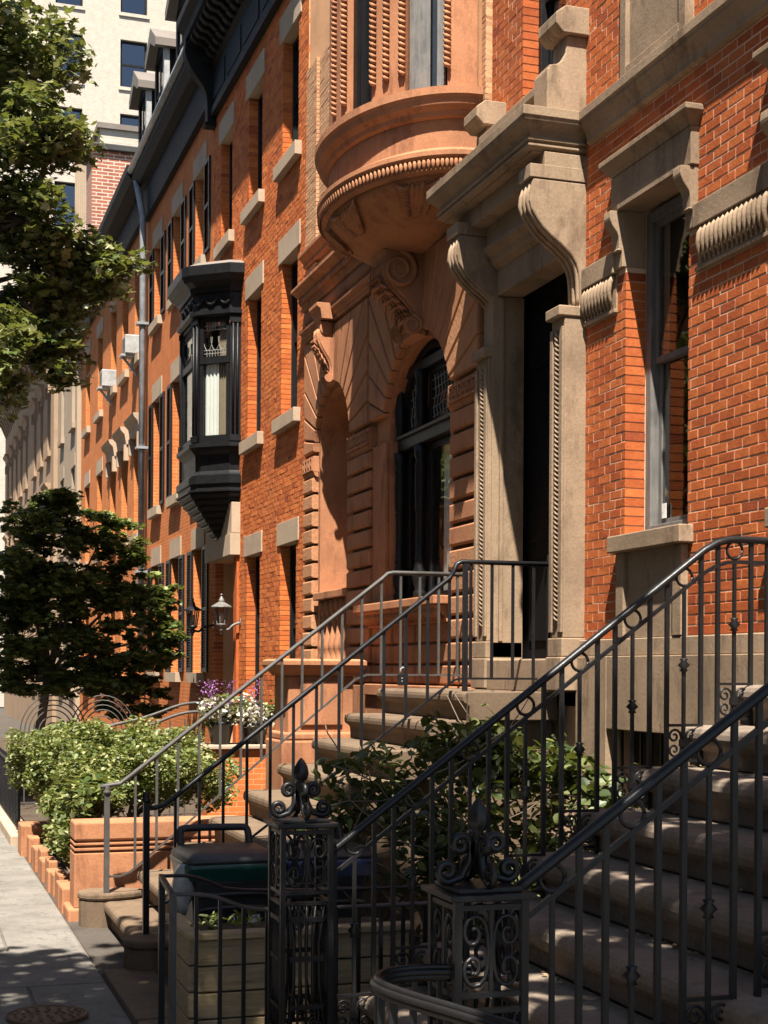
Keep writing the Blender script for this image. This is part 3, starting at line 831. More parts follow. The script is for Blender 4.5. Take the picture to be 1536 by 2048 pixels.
# voussoirs
def clip_edge(c, ang, yl, yr, zt, zb):
    dy, dz = -math.cos(ang), math.sin(ang)
    ts = []
    if dy < -1e-6: ts.append((yl - c[0]) / dy)
    if dy > 1e-6: ts.append((yr - c[0]) / dy)
    if dz > 1e-6: ts.append((zt - c[1]) / dz)
    t = min(ts)
    return (c[0] + dy * t, c[1] + dz * t)
def voussoirs(a, yl, yr, zt, n):
    c = (a['c'], a['sp'] - 0.02)
    for i in range(n):
        a0, a1 = math.pi * i / n, math.pi * (i + 1) / n
        gr = 0.05
        inn = [(a['c'] - (a['hw'] + gr) * math.cos(a0 + (a1 - a0) * k / 3), a['sp'] + (a['rise'] + gr) * math.sin(a0 + (a1 - a0) * k / 3)) for k in range(4)]
        lim = 1.15
        o0, o1 = clip_edge(c, a0, yl, yr, zt, 4.66), clip_edge(c, a1, yl, yr, zt, 4.66)
        outp = [o1]
        for cy in (yl, yr):
            ca = math.atan2(zt - c[1], -(cy - c[0]))
            if a0 < ca < a1: outp.append((cy, zt))
        outp.append(o0)
        poly = [(y, max(z, 4.665)) for y, z in inn + outp]
        cy = sum(p[0] for p in poly) / len(poly); cz = sum(p[1] for p in poly) / len(poly)
        area = abs(sum(poly[k][0] * poly[(k + 1) % len(poly)][1] - poly[(k + 1) % len(poly)][0] * poly[k][1] for k in range(len(poly)))) / 2
        if area < 0.012: continue
        if sum(poly[k][0] * poly[(k + 1) % len(poly)][1] - poly[(k + 1) % len(poly)][0] * poly[k][1] for k in range(len(poly))) < 0: poly = poly[::-1]
        poly = [p for k, p in enumerate(poly) if math.dist(p, poly[k - 1]) > 0.012]
        def ins(d):
            r = []; n_ = len(poly)
            for k in range(n_):
                p0, p1, p2 = poly[k - 1], poly[k], poly[(k + 1) % n_]
                l1, l2 = math.dist(p0, p1), math.dist(p1, p2)
                n1 = (-(p1[1] - p0[1]) / l1, (p1[0] - p0[0]) / l1); n2 = (-(p2[1] - p1[1]) / l2, (p2[0] - p1[0]) / l2)
                q = max(0.35, 1 + n1[0] * n2[0] + n1[1] * n2[1])
                r.append((p1[0] + (n1[0] + n2[0]) / q * d, p1[1] + (n1[1] + n2[1]) / q * d))
            return r
        mb = MB()
        x0 = D - 0.045
        mb.loft([[(x, y, z) for y, z in q] for x, q in ((D + 0.035, ins(0.007)), (x0 + 0.026, ins(0.007)), (x0 + 0.007, ins(0.014)), (x0, ins(0.024)))])
        mb.build('voussoir', 'stoneB' if not (a is BA and i < 4) else 'stoneBrough', wB)
voussoirs(BA, 11.74, 14.86, 6.02, 19)
voussoirs(SA, 14.90, 17.49, 6.02, 15)
# first cornice: bed mould, leaf frieze, egg course, all carried round
moulding('architrave_moulding', 'stoneB', hB, [(-0.03, 6.20), (0.10, 6.20), (0.10, 6.165), (0.07, 6.15), (0.07, 6.11), (0.045, 6.10), (0.045, 6.055), (-0.03, 6.055)], YB0, YB1 + 0.03, 0.004)
fz = box('leaf_frieze', 'stoneB', hB, D - 0.012, D + 0.03, 13.9, YB1, 6.202, 6.44)
for i in range(72):
    y = YB1 - 0.06 - i * 0.045
    if y < 14.35: break
    MB().tube([(D - 0.012, y, 6.43), (D - 0.04, y - 0.006, 6.38), (D - 0.045, y + 0.008, 6.30), (D - 0.015, y + 0.012, 6.215)], [0.010, 0.017, 0.015, 0.006], 6).build('frieze_leaf', 'stoneB', fz, smooth=True)
cn = moulding('cornice', 'stoneB', hB, [(-0.03, 6.70), (0.20, 6.70), (0.20, 6.665), (0.17, 6.65), (0.10, 6.60), (0.085, 6.56), (0.06, 6.50), (0.05, 6.442), (-0.03, 6.442)], 13.9, YB1 + 0.06, 0.004)
for i in range(60):
    y = YB1 - 0.03 - i * 0.062
    if y < 14.3: break
    MB().lathe([(0.004, -0.045), (0.020, -0.02), (0.024, 0.01), (0.016, 0.045), (0.003, 0.055)], (D - 0.10, y, 6.545), 8).build('egg', 'stoneB', cn, smooth=True)
moulding('string_course', 'stoneB', hB, [(-0.03, 7.13), (0.12, 7.13), (0.12, 7.09), (0.09, 7.07), (0.05, 7.03), (0.05, 6.98), (-0.03, 6.96)], 14.75, YB1 + 0.03, 0.004)
# tan roman brick between the cornices and above
lstB = brick_list(YB0, 17.02, 6.705, 9.4, [(11.8, 14.7, 6.9, 9.5), (14.7, 17.6, 6.955, 7.135)], 0.048, 0.29, 0.006, rb)
joined_bricks(lstB, D + 0.005, 0.08, rb, 0.0015).build('brickwork', 'brickB', wB, kind='stuff')
box('upper_wall', 'mortarC', hB, D + 0.012, D + 0.4, YB0, YB1 - 0.005, 7.0, 10.5)
lst2 = brick_list(17.03, YB1, 6.705, 9.4, [(14.7, 17.6, 6.955, 7.135)], 0.048, 0.24, 0.006, rb)
joined_bricks(lst2, D - 0.03, 0.08, rb, 0.0015).build('corner_pier', 'brickB', wB, kind='stuff')
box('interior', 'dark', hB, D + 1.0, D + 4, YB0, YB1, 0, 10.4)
box('roof', 'tin', hB, D + 0.02, D + 4.2, YB0 - 0.1, YB1, 10.5, 10.62)
# keystone consoles with volutes
def volute_console(p, yc, w, ztop, zbot, xf, rt, rbm):
    cons = bpy.data.objects.new('keystone_console', None); COL.objects.link(cons)
    cons.location = (D, yc, zbot); cons.parent = p; cons.matrix_parent_inverse = p.matrix_basis.inverted()
    bpy.context.view_layer.update()
    def ad(o):
        o.parent = cons; o.matrix_parent_inverse = cons.matrix_world.inverted()
    h = ztop - zbot
    prof = [(D, ztop), (xf, ztop)]
    for i in range(13):
        t = i / 12
        prof.append((xf + (D - 0.06 - xf) * (0.05 + 0.85 / (1 + math.exp(-(t - 0.5) * 8))) - 0.03 * math.sin(t * math.pi * 2), ztop - h * (0.06 + 0.9 * t)))
    prof.append((D, zbot))
    ad(MB().prism('y', prof, yc - w * 0.42, yc + w * 0.42).build('console_body', 'stoneB', bevel=0.008))
    for s in (-1, 1):
        for (cx, cz, r0) in ((xf + rt * 0.9, ztop - rt * 1.05, rt), (D - 0.05 - rbm * 0.9, zbot + rbm * 1.1, rbm)):
            pts = []
            for i in range(40):
                t = i / 39; a = R(90) - s * 0 - 2 * math.pi * 2.1 * t
                rr = r0 * (1 - 0.86 * t)
                pts.append((cx + rr * math.cos(a), yc + s * w * 0.45, cz + rr * math.sin(a)))
            ad(MB().tube(pts, [r0 * 0.17 * (1 - 0.5 * i / 39) for i in range(40)], 6).build('volute', 'stoneB', smooth=True))
            ad(MB().lathe([(r0 * 0.95, -0.012), (r0 * 0.95, 0.012)], (0, 0, 0), 20).build('volute_disc', 'stoneB'))
            dsc = cons.children[-1]
            dsc.parent = cons; dsc.matrix_parent_inverse = cons.matrix_world.inverted() @ Matrix.Translation((cx, yc + s * w * 0.43, cz)) @ Matrix.Rotation(R(90), 4, 'X')
    for k in range(5):      # fluted face
        y = yc - w * 0.3 + w * 0.15 * k
        ad(MB().tube([(x - 0.006, y, z) for x, z in prof[3:-2]], 0.018, 6).build('flute', 'stoneB', smooth=True))
    lf = MB()
    for k in range(9):
        t = 0.25 + 0.07 * k
        x, z = prof[2 + int(t * 12)]
        for s in (-1, 1):
            lf.tube([(x - 0.01, yc, z), (x - 0.05, yc + s * w * 0.25, z - 0.03), (x - 0.02, yc + s * w * 0.46, z - 0.09)], [0.02, 0.022, 0.006], 6)
    ad(lf.build('acanthus', 'stoneB', smooth=True))
    return cons
volute_console(hB, 13.38, 0.50, 6.02, 5.22, 4.27, 0.175, 0.095)
volute_console(hB, 16.30, 0.22, 6.04, 5.34, 4.50, 0.075, 0.05)
moulding('console_cap', 'stoneB', hB, [(0, 6.23), (0.26, 6.23), (0.26, 6.19), (0.22, 6.16), (0.2, 6.05), (0, 6.05)], 16.12, 16.48, 0.004)
moulding('console_cap', 'stoneB', hB, [(0, 6.21), (0.40, 6.21), (0.40, 6.15), (0.36, 6.12), (0.34, 6.03), (0, 6.03)], 13.12, 13.64, 0.004)

# ---- bow oriel
bw = bpy.data.objects.new('bow_oriel', None); COL.objects.link(bw); bw.location = (D, 13.25, 7.0)
bw.parent = hB; bw.matrix_parent_inverse = hB.matrix_basis.inverted()
bpy.context.view_layer.update()
def bwa(o):
    o.parent = bw; o.matrix_parent_inverse = bw.matrix_world.inverted(); return o
BC, BP, BAx = 13.25, 1.0, 1.5
BZ = -0.16
def bprof(pr):
    pr = [(o_, z_ + BZ) for o_, z_ in pr]
    return pr + [(-0.45, pr[-1][1]), (-0.45, pr[0][1])]
bwa(MB().esweep(BC, BP, BAx, bprof([(-0.05, 7.23), (0.0, 7.22), (0.0, 7.155), (-0.02, 7.13), (-0.035, 7.08), (-0.085, 7.04), (-0.095, 7.0), (-0.13, 6.985)]), -90, 90, 48).build('sill_moulding', 'stoneB', smooth=False))
bwa(MB().esweep(BC, BP, BAx, bprof([(-0.135, 6.983), (-0.135, 6.74), (-0.09, 6.70)]), -90, 90, 48).build('bow_frieze', 'stoneB'))
eg = bwa(MB().esweep(BC, BP, BAx, bprof([(-0.05, 6.698), (-0.02, 6.68), (-0.02, 6.64), (-0.06, 6.61), (-0.07, 6.53), (-0.11, 6.51)]), -90, 90, 48).build('egg_course', 'stoneB'))
em = MB()
for i in range(78):
    t = R(-86 + 172 * i / 77)
    x, y = D - (BP - 0.045) * math.cos(t), BC + (BAx - 0.045) * math.sin(t)
    em.lathe([(0.004, -0.048), (0.014, -0.025), (0.019, 0.005), (0.014, 0.035)], (x, y, 6.575 + BZ), 7)
o = em.build('egg_row', 'stoneB', smooth=True); o['kind'] = 'stuff'; bwa(o)
# soffit tapering down to the console
rings = []
for k in range(9):
    t = k / 8
    p = (BP - 0.11) * (1 - t) ** 1.0 + 0.30 * t; a = (BAx - 0.11) * (1 - t) + 0.30 * t
    cz = BC * (1 - t) + 13.38 * t
    z = 6.52 + BZ - 0.36 * (1 - (1 - t) ** 1.5) - 0.02 * math.sin(t * math.pi)
    rings.append([(D - p * math.cos(R(-90 + 180 * i / 32)), cz + a * math.sin(R(-90 + 180 * i / 32)), z) for i in range(33)] + [(D + 0.05, cz + a, z), (D + 0.05, cz - a, z)])
bwa(MB().loft(rings).build('soffit', 'stoneB', smooth=True))
for (t, L) in ((30, 1.0), (-8, 1.0), (-58, 1.0)):      # acanthus ribs under the soffit
    ac = MB()
    for k in range(7):
        w = (k - 3) * 0.055
        pts = []
        for j in range(7):
            u = 0.06 + 0.36 * j / 6
            p = (BP - 0.11) * (1 - u) + 0.30 * u; a = (BAx - 0.11) * (1 - u) + 0.30 * u
            tt = R(t) + w * (1 - 0.75 * j / 6)
            cz = BC * (1 - u) + 13.38 * u
            pts.append((D - p * math.cos(tt), cz + a * math.sin(tt), 6.52 + BZ - 0.36 * (1 - (1 - u) ** 1.5) - 0.02 * math.sin(u * math.pi) - 0.012))
        ac.tube(pts, [0.012, 0.04, 0.03, 0.04, 0.028, 0.03, 0.008], 6)
    for k in range(18):
        u = 0.08 + 0.30 * (k // 2) / 9; sg_ = 1 if k % 2 else -1
        p = (BP - 0.11) * (1 - u) + 0.30 * u; a = (BAx - 0.11) * (1 - u) + 0.30 * u; cz = BC * (1 - u) + 13.38 * u
        zz = 6.52 + BZ - 0.36 * (1 - (1 - u) ** 1.5) - 0.02 * math.sin(u * math.pi) - 0.012
        w0, w1 = R(t) + sg_ * 0.10 * (1 - u), R(t) + sg_ * 0.24 * (1 - u)
        ac.tube([(D - p * math.cos(w0), cz + a * math.sin(w0), zz - 0.02), (D - p * 1.03 * math.cos((w0 + w1) / 2), cz + a * 1.03 * math.sin((w0 + w1) / 2), zz - 0.03), (D - p * 1.08 * math.cos(w1), cz + a * 1.08 * math.sin(w1), zz + 0.01)], [0.022, 0.028, 0.006], 5)
    bwa(ac.build('acanthus', 'stoneB', smooth=True))
# body of the bow: piers with rope mouldings, windows between
bp, ba = BP - 0.14, BAx - 0.14
def bpt(t, o=0.0): return (D - (bp + o) * math.cos(R(t)), BC + (ba + o) * math.sin(R(t)))
for (t0, t1) in ((-90, -73), (-50, -30), (-9, 25), (60, 90)):
    pr = bwa(MB().esweep(BC, bp, ba, [(0, 7.075), (0, 9.6), (-0.22, 9.6), (-0.22, 7.075)], max(t0, -90), t1, 10).build('bow_pier', 'stoneB'))
for tt in (-48, -39, -31, -8, 4, -72):
    x, y = bpt(tt, 0.02)
    rp = MB()
    for i in range(46):
        z = 7.26 + i * 0.05
        rp.tube([(x + 0.022, y - 0.034, z), (x - 0.006, y - 0.012, z + 0.02), (x - 0.006, y + 0.012, z + 0.045), (x + 0.022, y + 0.034, z + 0.066)], 0.019, 6)
    bwa(rp.build('rope_moulding', 'stoneB', smooth=True))
for (t0, t1, mt) in ((-72, -51, 'greywood'), (-29, -10, 'black'), (26, 59, 'black')):
    fmid = (t0 + t1) / 2
    for (a, b) in ((t0, t0 + (14 if mt == 'greywood' and False else 5)), (fmid - 2 if mt == 'black' else t0 + 9, fmid + 2 if mt == 'black' else t1)) if mt == 'greywood' else ((t0, t0 + 4), (fmid - 2, fmid + 2), (t1 - 4, t1)):
        bwa(MB().esweep(BC, bp, ba, [(-0.07, 7.075), (-0.07, 9.6), (-0.14, 9.6), (-0.14, 7.075)], a, b, 5).build('window_stile', mt))
    bwa(MB().esweep(BC, bp, ba, [(-0.072, 7.075), (-0.072, 7.14), (-0.135, 7.14), (-0.135, 7.075)], t0, t1, 8).build('window_rail', mt))
    bwa(MB().esweep(BC, bp, ba, [(-0.10, 7.08), (-0.10, 9.6), (-0.106, 9.6), (-0.106, 7.08)], t0, t1, 8).build('pane', 'glass'))
bwa(MB().prism('z', [(D + 0.01, 12.0), (D + 0.01, 14.5), (4.4, 14.3), (4.2, 13.25), (4.4, 12.2)], 7.076, 9.6).build('oriel_room', 'dark'))

# ---- big arched window of black carved wood
bwin = bpy.data.objects.new('arched_window', None); COL.objects.link(bwin); bwin.location = (D + 0.3, BA['c'], 2.75)
bwin.parent = hB; bwin.matrix_parent_inverse = hB.matrix_basis.inverted()
bpy.context.view_layer.update()
def bi(o):
    o.parent = bwin; o.matrix_parent_inverse = bwin.matrix_world.inverted(); return o
XW = D + 0.14
ring = []
for gr, x in ((-0.0, XW), (-0.09, XW), (-0.09, XW + 0.1), (0, XW + 0.1)):
    ring.append([(x, y, z) for y, z in [(BA['c'] - BA['hw'] - gr, 2.75)] + arch_pts(BA, 24, gr) + [(BA['c'] + BA['hw'] + gr, 2.75)]])
ringT = [list(r) for r in zip(*ring)]
bi(MB().loft(ringT).build('frame', 'black', smooth=False))
bd = MB()
for y, z in arch_pts(BA, 60, -0.045)[2:-2]:
    bd.lathe([(0.003, -0.016), (0.017, 0), (0.003, 0.016)], (XW - 0.006, y, z), 6)
for i in range(52):
    for s in (-1, 1):
        bd.lathe([(0.003, -0.016), (0.017, 0), (0.003, 0.016)], (XW - 0.006, BA['c'] + s * (BA['hw'] - 0.045), 2.8 + i * 0.031), 6)
bo = bd.build('bead', 'black', smooth=True); bo['kind'] = 'stuff'; bi(bo)
bi(MB().box(XW - 0.05, XW + 0.09, 12.55, 14.27, 4.28, 4.40).build('transom', 'black', bevel=0.01))
bi(MB().box(XW - 0.075, XW + 0.0, 12.53, 14.29, 4.395, 4.43).build('transom_cap', 'black', bevel=0.006))
bi(MB().box(XW - 0.03, XW + 0.09, 12.6, 14.22, 5.0, 5.10).build('head_rail', 'black', bevel=0.01))
def turned(y):
    prof = [(0.062, 2.76), (0.062, 2.83), (0.045, 2.85), (0.07, 2.93), (0.075, 3.0), (0.05, 3.1), (0.042, 3.14), (0.056, 3.16), (0.042, 3.18), (0.042, 3.62), (0.055, 3.64), (0.042, 3.66), (0.05, 3.7), (0.054, 3.9), (0.05, 4.05), (0.06, 4.07), (0.042, 4.1), (0.055, 4.16), (0.064, 4.27)]
    bi(MB().lathe([(r, z) for r, z in prof], (XW - 0.03, y, 0), 14).build('turned_column', 'black', smooth=True))
    prof2 = [(0.055, 4.43), (0.042, 4.48), (0.055, 4.55), (0.06, 4.7), (0.045, 4.8), (0.05, 4.9), (0.07, 5.0)]
    bi(MB().lathe(prof2, (XW - 0.03, y, 0), 14).build('turned_colonnette', 'black', smooth=True))
turned(12.62); turned(13.62); turned(14.24)
for (a, b) in ((12.7, 13.54), (13.7, 14.18)):
    m2 = MB()
    for (za, zb) in ((2.76, 4.27), (4.44, 5.0)):
        m2.box(XW + 0.03, XW + 0.07, a, a + 0.06, za, zb).box(XW + 0.03, XW + 0.07, b - 0.06, b, za, zb).box(XW + 0.03, XW + 0.07, a + 0.06, b - 0.06, za, za + 0.06).box(XW + 0.03, XW + 0.07, a + 0.06, b - 0.06, zb - 0.06, zb)
        bi(MB().box(XW + 0.048, XW + 0.052, a + 0.06, b - 0.06, za + 0.06, zb - 0.06).build('pane', 'glass'))
    bi(m2.build('casement', 'black', bevel=0.004))
    lc = MB()                                              # leading in the upper light
    yy = a + 0.12
    while yy < b - 0.08:
        lc.tube([(XW + 0.044, yy, 4.5), (XW + 0.044, yy + 0.04, 4.6), (XW + 0.044, yy - 0.03, 4.75), (XW + 0.044, yy + 0.02, 4.93)], 0.005, 4); yy += 0.085
    for k in range(5):
        lc.tube([(XW + 0.044, a + 0.06, 4.53 + k * 0.09), ((XW + 0.044), (a + b) / 2, 4.55 + k * 0.085), (XW + 0.044, b - 0.06, 4.52 + k * 0.09)], 0.005, 4)
    bi(lc.build('leading', 'lead'))
cm = MB(); n = 22
pts = [(XW + 0.16 + 0.02 * math.sin(i * 2.1), 12.85 + 0.62 * i / n) for i in range(n + 1)]
cm.loft([[(p[0], p[1], 2.77) for p in pts], [(p[0], p[1], 4.27) for p in pts]], caps=False, closed=False)
bi(cm.build('curtain', 'curtain', smooth=True))
bi(MB().box(XW + 0.5, XW + 0.52, 12.3, 14.5, 2.6, 5.4).build('room_back', 'dark'))
# sills
box('sill', 'stoneB', hB, D - 0.20, D + 0.30, 12.38, 14.86, 2.655, 2.735, bevel=0.01)
sm = moulding('sill_bed', 'stoneB', hB, [(-0.02, 2.652), (0.17, 2.652), (0.15, 2.62), (0.10, 2.59), (0.06, 2.55), (0.05, 2.50), (-0.02, 2.50)], 12.44, 14.80, 0.003)
for i in range(27):
    y = 12.5 + i * 0.087
    MB().tube([(D - 0.14, y, 2.64), (D - 0.13, y + 0.01, 2.59), (D - 0.06, y + 0.03, 2.52)], [0.02, 0.034, 0.014], 7).build('gadroon', 'stoneB', sm, smooth=True)
box('plinth_course', 'stoneB', hB, D - 0.09, D + 0.03, 11.74, 14.8, 1.80, 1.918, bevel=0.01)
for i, (a, b) in enumerate(((11.74, 12.7), (12.7, 13.75), (13.75, 14.8), (14.8, 16.0), (16.0, 17.05))):
    box('base_block', 'stoneB', hB, D - 0.06, D + 0.03, a + 0.003, b - 0.003, -0.1, 1.798 if b < 14.9 else 1.9, bevel=0.006)
# small arched recess: deep reveal, window at the back, balustraded sill
rv = MB()
q = [(16.975, 2.9)] + arch_pts(SA)[::-1] + [(15.625, 2.9)]
rv.loft([[(D + 0.42, y, z) for y, z in q], [(D + 0.62, y, z) for y, z in q]], caps=False, closed=False)
rv.build('reveal', 'stoneB', hB)
sash_window(hB, 15.64, 16.96, 2.98, 5.28, D + 0.60, 'black')
box('sill', 'stoneB', hB, D - 0.05, D + 0.42, 15.64, 17.0, 2.885, 2.975, bevel=0.01)
bl = box('balustrade_base', 'stoneB', hB, D - 0.06, D + 0.25, 15.63, 16.98, 1.902, 2.12, bevel=0.01)
box('balustrade_back', 'stoneB', hB, D + 0.26, D + 0.3, 15.63, 16.98, 2.1, 2.884)
for i in range(6):
    y = 15.76 + i * 0.215
    MB().lathe([(0.075, 2.122), (0.075, 2.17), (0.05, 2.2), (0.085, 2.3), (0.09, 2.36), (0.05, 2.52), (0.04, 2.62), (0.06, 2.65), (0.045, 2.68), (0.075, 2.76), (0.08, 2.884)], (D + 0.06, y, 0), 12).build('baluster', 'stoneB', hB, smooth=True)

# ================================================================== HOUSE C : orange brick, black oriel over the entry
hC = thing('row_house', 'orange brick row house with black oriel window and bracketed cornice', 'house', (D, 20.4, 0), 'row houses along the street')
rC = random.Random(21)
YC0, YC1 = 17.515, 23.30
cols = (18.40, 20.38, 22.34)
opsC = []
for i, yc in enumerate(cols):
    opsC.append((yc - 0.41, yc + 0.41, 8.66, 10.29))
    if i < 2:
        opsC.append((yc - 0.41, yc + 0.41, 5.33, 7.39)); opsC.append((yc - 0.41, yc + 0.41, 1.55, 3.69))
opsC.append((21.50, 23.02, 0.0, 3.74))
lintC = [(yc - 0.55, yc + 0.55, z0, z1) for yc in cols for z0, z1 in ((10.29, 10.63), (7.38, 7.69), (3.68, 3.98)) if not (yc > 22 and z0 < 9)]
wC = wall_boxes(MB(), D + 0.003, D + 0.32, YC0, YC1, -0.1, 11.2, [(o[0] - 0.005, o[1] + 0.005, o[2], o[3]) for o in opsC]).build('wall', 'mortarC', hC)
lstC = brick_list(YC0, YC1, 0.4, 10.85, opsC + lintC + [(21.3, 23.2, 3.74, 4.5)], 0.066, 0.178, 0.0085, rC)
joined_bricks(lstC, D, 0.13, rC, 0.0018).build('brickwork', 'brickC', wC, kind='stuff')
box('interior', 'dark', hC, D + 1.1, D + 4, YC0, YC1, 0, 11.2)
for i, yc in enumerate(cols):
    for (z0, z1, ls) in ((8.66, 10.29, 0.34), (5.33, 7.39, 0.31), (1.55, 3.69, 0.29)):
        if i == 2 and z0 < 8: continue
        box('lintel', 'stoneC', hC, D - 0.018, D + 0.12, yc - 0.55, yc + 0.55, z1 - 0.005, z1 + ls, bevel=0.006)
        box('sill', 'stoneC', hC, D - 0.09, D + 0.2, yc - 0.575, yc + 0.575, z0 - 0.165, z0 + 0.01, bevel=0.006)
        sash_window(hC, yc - 0.405, yc + 0.405, z0 + 0.012, z1 - 0.008, D + 0.13, 'black')
# cornice: frieze, modillions, gutter
cc = moulding('cornice', 'cornice', hC, [(-0.05, 12.35), (0.62, 12.35), (0.62, 12.22), (0.52, 12.12), (0.50, 12.02), (0.12, 12.0), (0.12, 11.62), (0.06, 11.55), (0.06, 10.98), (0.10, 10.95), (0.10, 10.84), (-0.05, 10.84)], YC0 - 0.05, YC1, 0.0)
for k in range(23):
    y = YC0 + 0.05 + k * 0.25
    MB().prism('y', [(D - 0.11, 12.0), (D - 0.46, 12.0), (D - 0.47, 11.93), (D - 0.40, 11.86), (D - 0.30, 11.84), (D - 0.24, 11.78), (D - 0.11, 11.76)], y, y + 0.12).build('modillion', 'cornice', cc, bevel=0.006)
    MB().prism('y', [(D - 0.11, 11.73), (D - 0.24, 11.73), (D - 0.25, 11.69), (D - 0.18, 11.63), (D - 0.11, 11.62)], y + 0.125, y + 0.235).build('dentil', 'cornice', cc)
for k in range(5):
    box('frieze_panel', 'cornice', cc, D - 0.075, D - 0.058, YC0 + 0.15 + k * 1.14, YC0 + 1.1 + k * 1.14, 11.08, 11.46, bevel=0.01)
s_console(hC, YC1 - 0.16, YC1 + 0.05, 12.1, 10.7, D - 0.5, D + 0.02, name='end_console', mat='cornice')
box('roof', 'tin', hC, D + 0.0, D + 4.2, YC0, YC1, 12.36, 12.5)
# entry recess below the oriel
MB().box(D + 0.33, D + 1.05, 21.2, 21.495, 0, 3.76).box(D + 0.33, D + 1.05, 23.025, 23.3, 0, 3.76).build('recess_side', 'brickD', hC)
box('recess_back', 'brickD', hC, D + 1.0, D + 1.06, 21.3, 23.2, 0, 3.76)
box('recess_soffit', 'stoneC', hC, D + 0.33, D + 1.05, 21.3, 23.2, 3.77, 3.9)
ed = box('door', 'doorblack', hC, D + 0.93, D + 0.99, 22.0, 22.9, 0.9, 3.2, bevel=0.005)
box('door_panel', 'doorblack', ed, D + 0.915, D + 0.932, 22.12, 22.78, 1.1, 1.9, bevel=0.006)
box('door_panel', 'doorblack', ed, D + 0.915, D + 0.932, 22.12, 22.78, 2.05, 3.05, bevel=0.006)
for k, (za, zb) in enumerate(((3.745, 4.06), (4.065, 4.52))):
    box('entry_lintel', 'stoneC', hC, D - 0.15 + 0.02 * k, D + 0.2, 21.235, 23.16, za, zb, bevel=0.006)
box('entry_pier', 'brickC', hC, D - 0.04, D - 0.001, 21.28, 21.495, 0.4, 3.742)
# ---- oriel
orl = bpy.data.objects.new('oriel_window', None); COL.objects.link(orl); orl.location = (D, 22.25, 5)
orl.parent = hC; orl.matrix_parent_inverse = hC.matrix_basis.inverted()
bpy.context.view_layer.update()
def oa(o):
    o.parent = orl; o.matrix_parent_inverse = orl.matrix_world.inverted(); return o
OC, OP, OA = 22.25, 0.72, 1.0
OT = (-90, -77, -39, -30, 30, 39, 77, 90)      # corners of the faceted plan
def oplan(t, o):
    for a, b in zip(OT, OT[1:]):
        if a <= t <= b:
            k = (t - a) / (b - a)
            pa, pb = [(D - (OP + o) * math.cos(R(q)), OC + (OA + o) * math.sin(R(q))) for q in (a, b)]
            return (pa[0] + (pb[0] - pa[0]) * k, pa[1] + (pb[1] - pa[1]) * k)
def osw(prof, t0=-90, t1=90, n=28):
    ts = sorted({t0, t1} | {t for t in OT if t0 < t < t1})
    return MB().loft([[oplan(t, o) + (z,) for o, z in prof] for t in ts])
oa(osw([(0.22, 7.98), (0.22, 7.84), (0.19, 7.80), (0.16, 7.76), (0.06, 7.70), (0.04, 7.62), (-0.3, 7.62), (-0.3, 7.98)]).build('roof_cornice', 'black'))
oa(osw([(0.20, 7.982), (0.02, 8.07), (-0.3, 8.12), (-0.3, 7.982)]).build('oriel_roof', 'tin'))
oa(osw([(0.0, 7.618), (0.0, 7.36), (0.06, 7.345), (0.06, 7.29), (0.0, 7.26), (-0.3, 7.26), (-0.3, 7.618)]).build('frieze', 'black'))
sg = MB()
for k in range(6):
    t = -80 + k * 17
    pts = []
    for j in range(9):
        pts.append(oplan(t + 17 * j / 8, 0.012) + (7.55 - 0.11 * math.sin(math.pi * j / 8),))
    sg.tube(pts, [0.012, 0.02, 0.026, 0.03, 0.032, 0.03, 0.026, 0.02, 0.012], 6)
oa(sg.build('swag', 'black', smooth=True))
for t0, t1 in ((-90, -77), (-39, -30), (30, 39), (77, 90)):
    oa(osw([(0, 7.258), (0, 5.40), (-0.12, 5.40), (-0.12, 7.258)], t0, t1, 6).build('pier', 'black'))
    for z, o_ in ((7.16, 0.03), (5.42, 0.035)):
        oa(osw([(o_, z + 0.09), (o_, z), (-0.1, z), (-0.1, z + 0.09)], t0, t1, 6).build('pier_band', 'black'))
    tm = (t0 + t1) / 2
    for dt in (-2.5, 2.5):
        x, y = oplan(tm + dt, 0.006)
        oa(MB().tube([(x, y, 5.53), (x, y, 7.15)], 0.02, 6).build('reed', 'black', smooth=True))
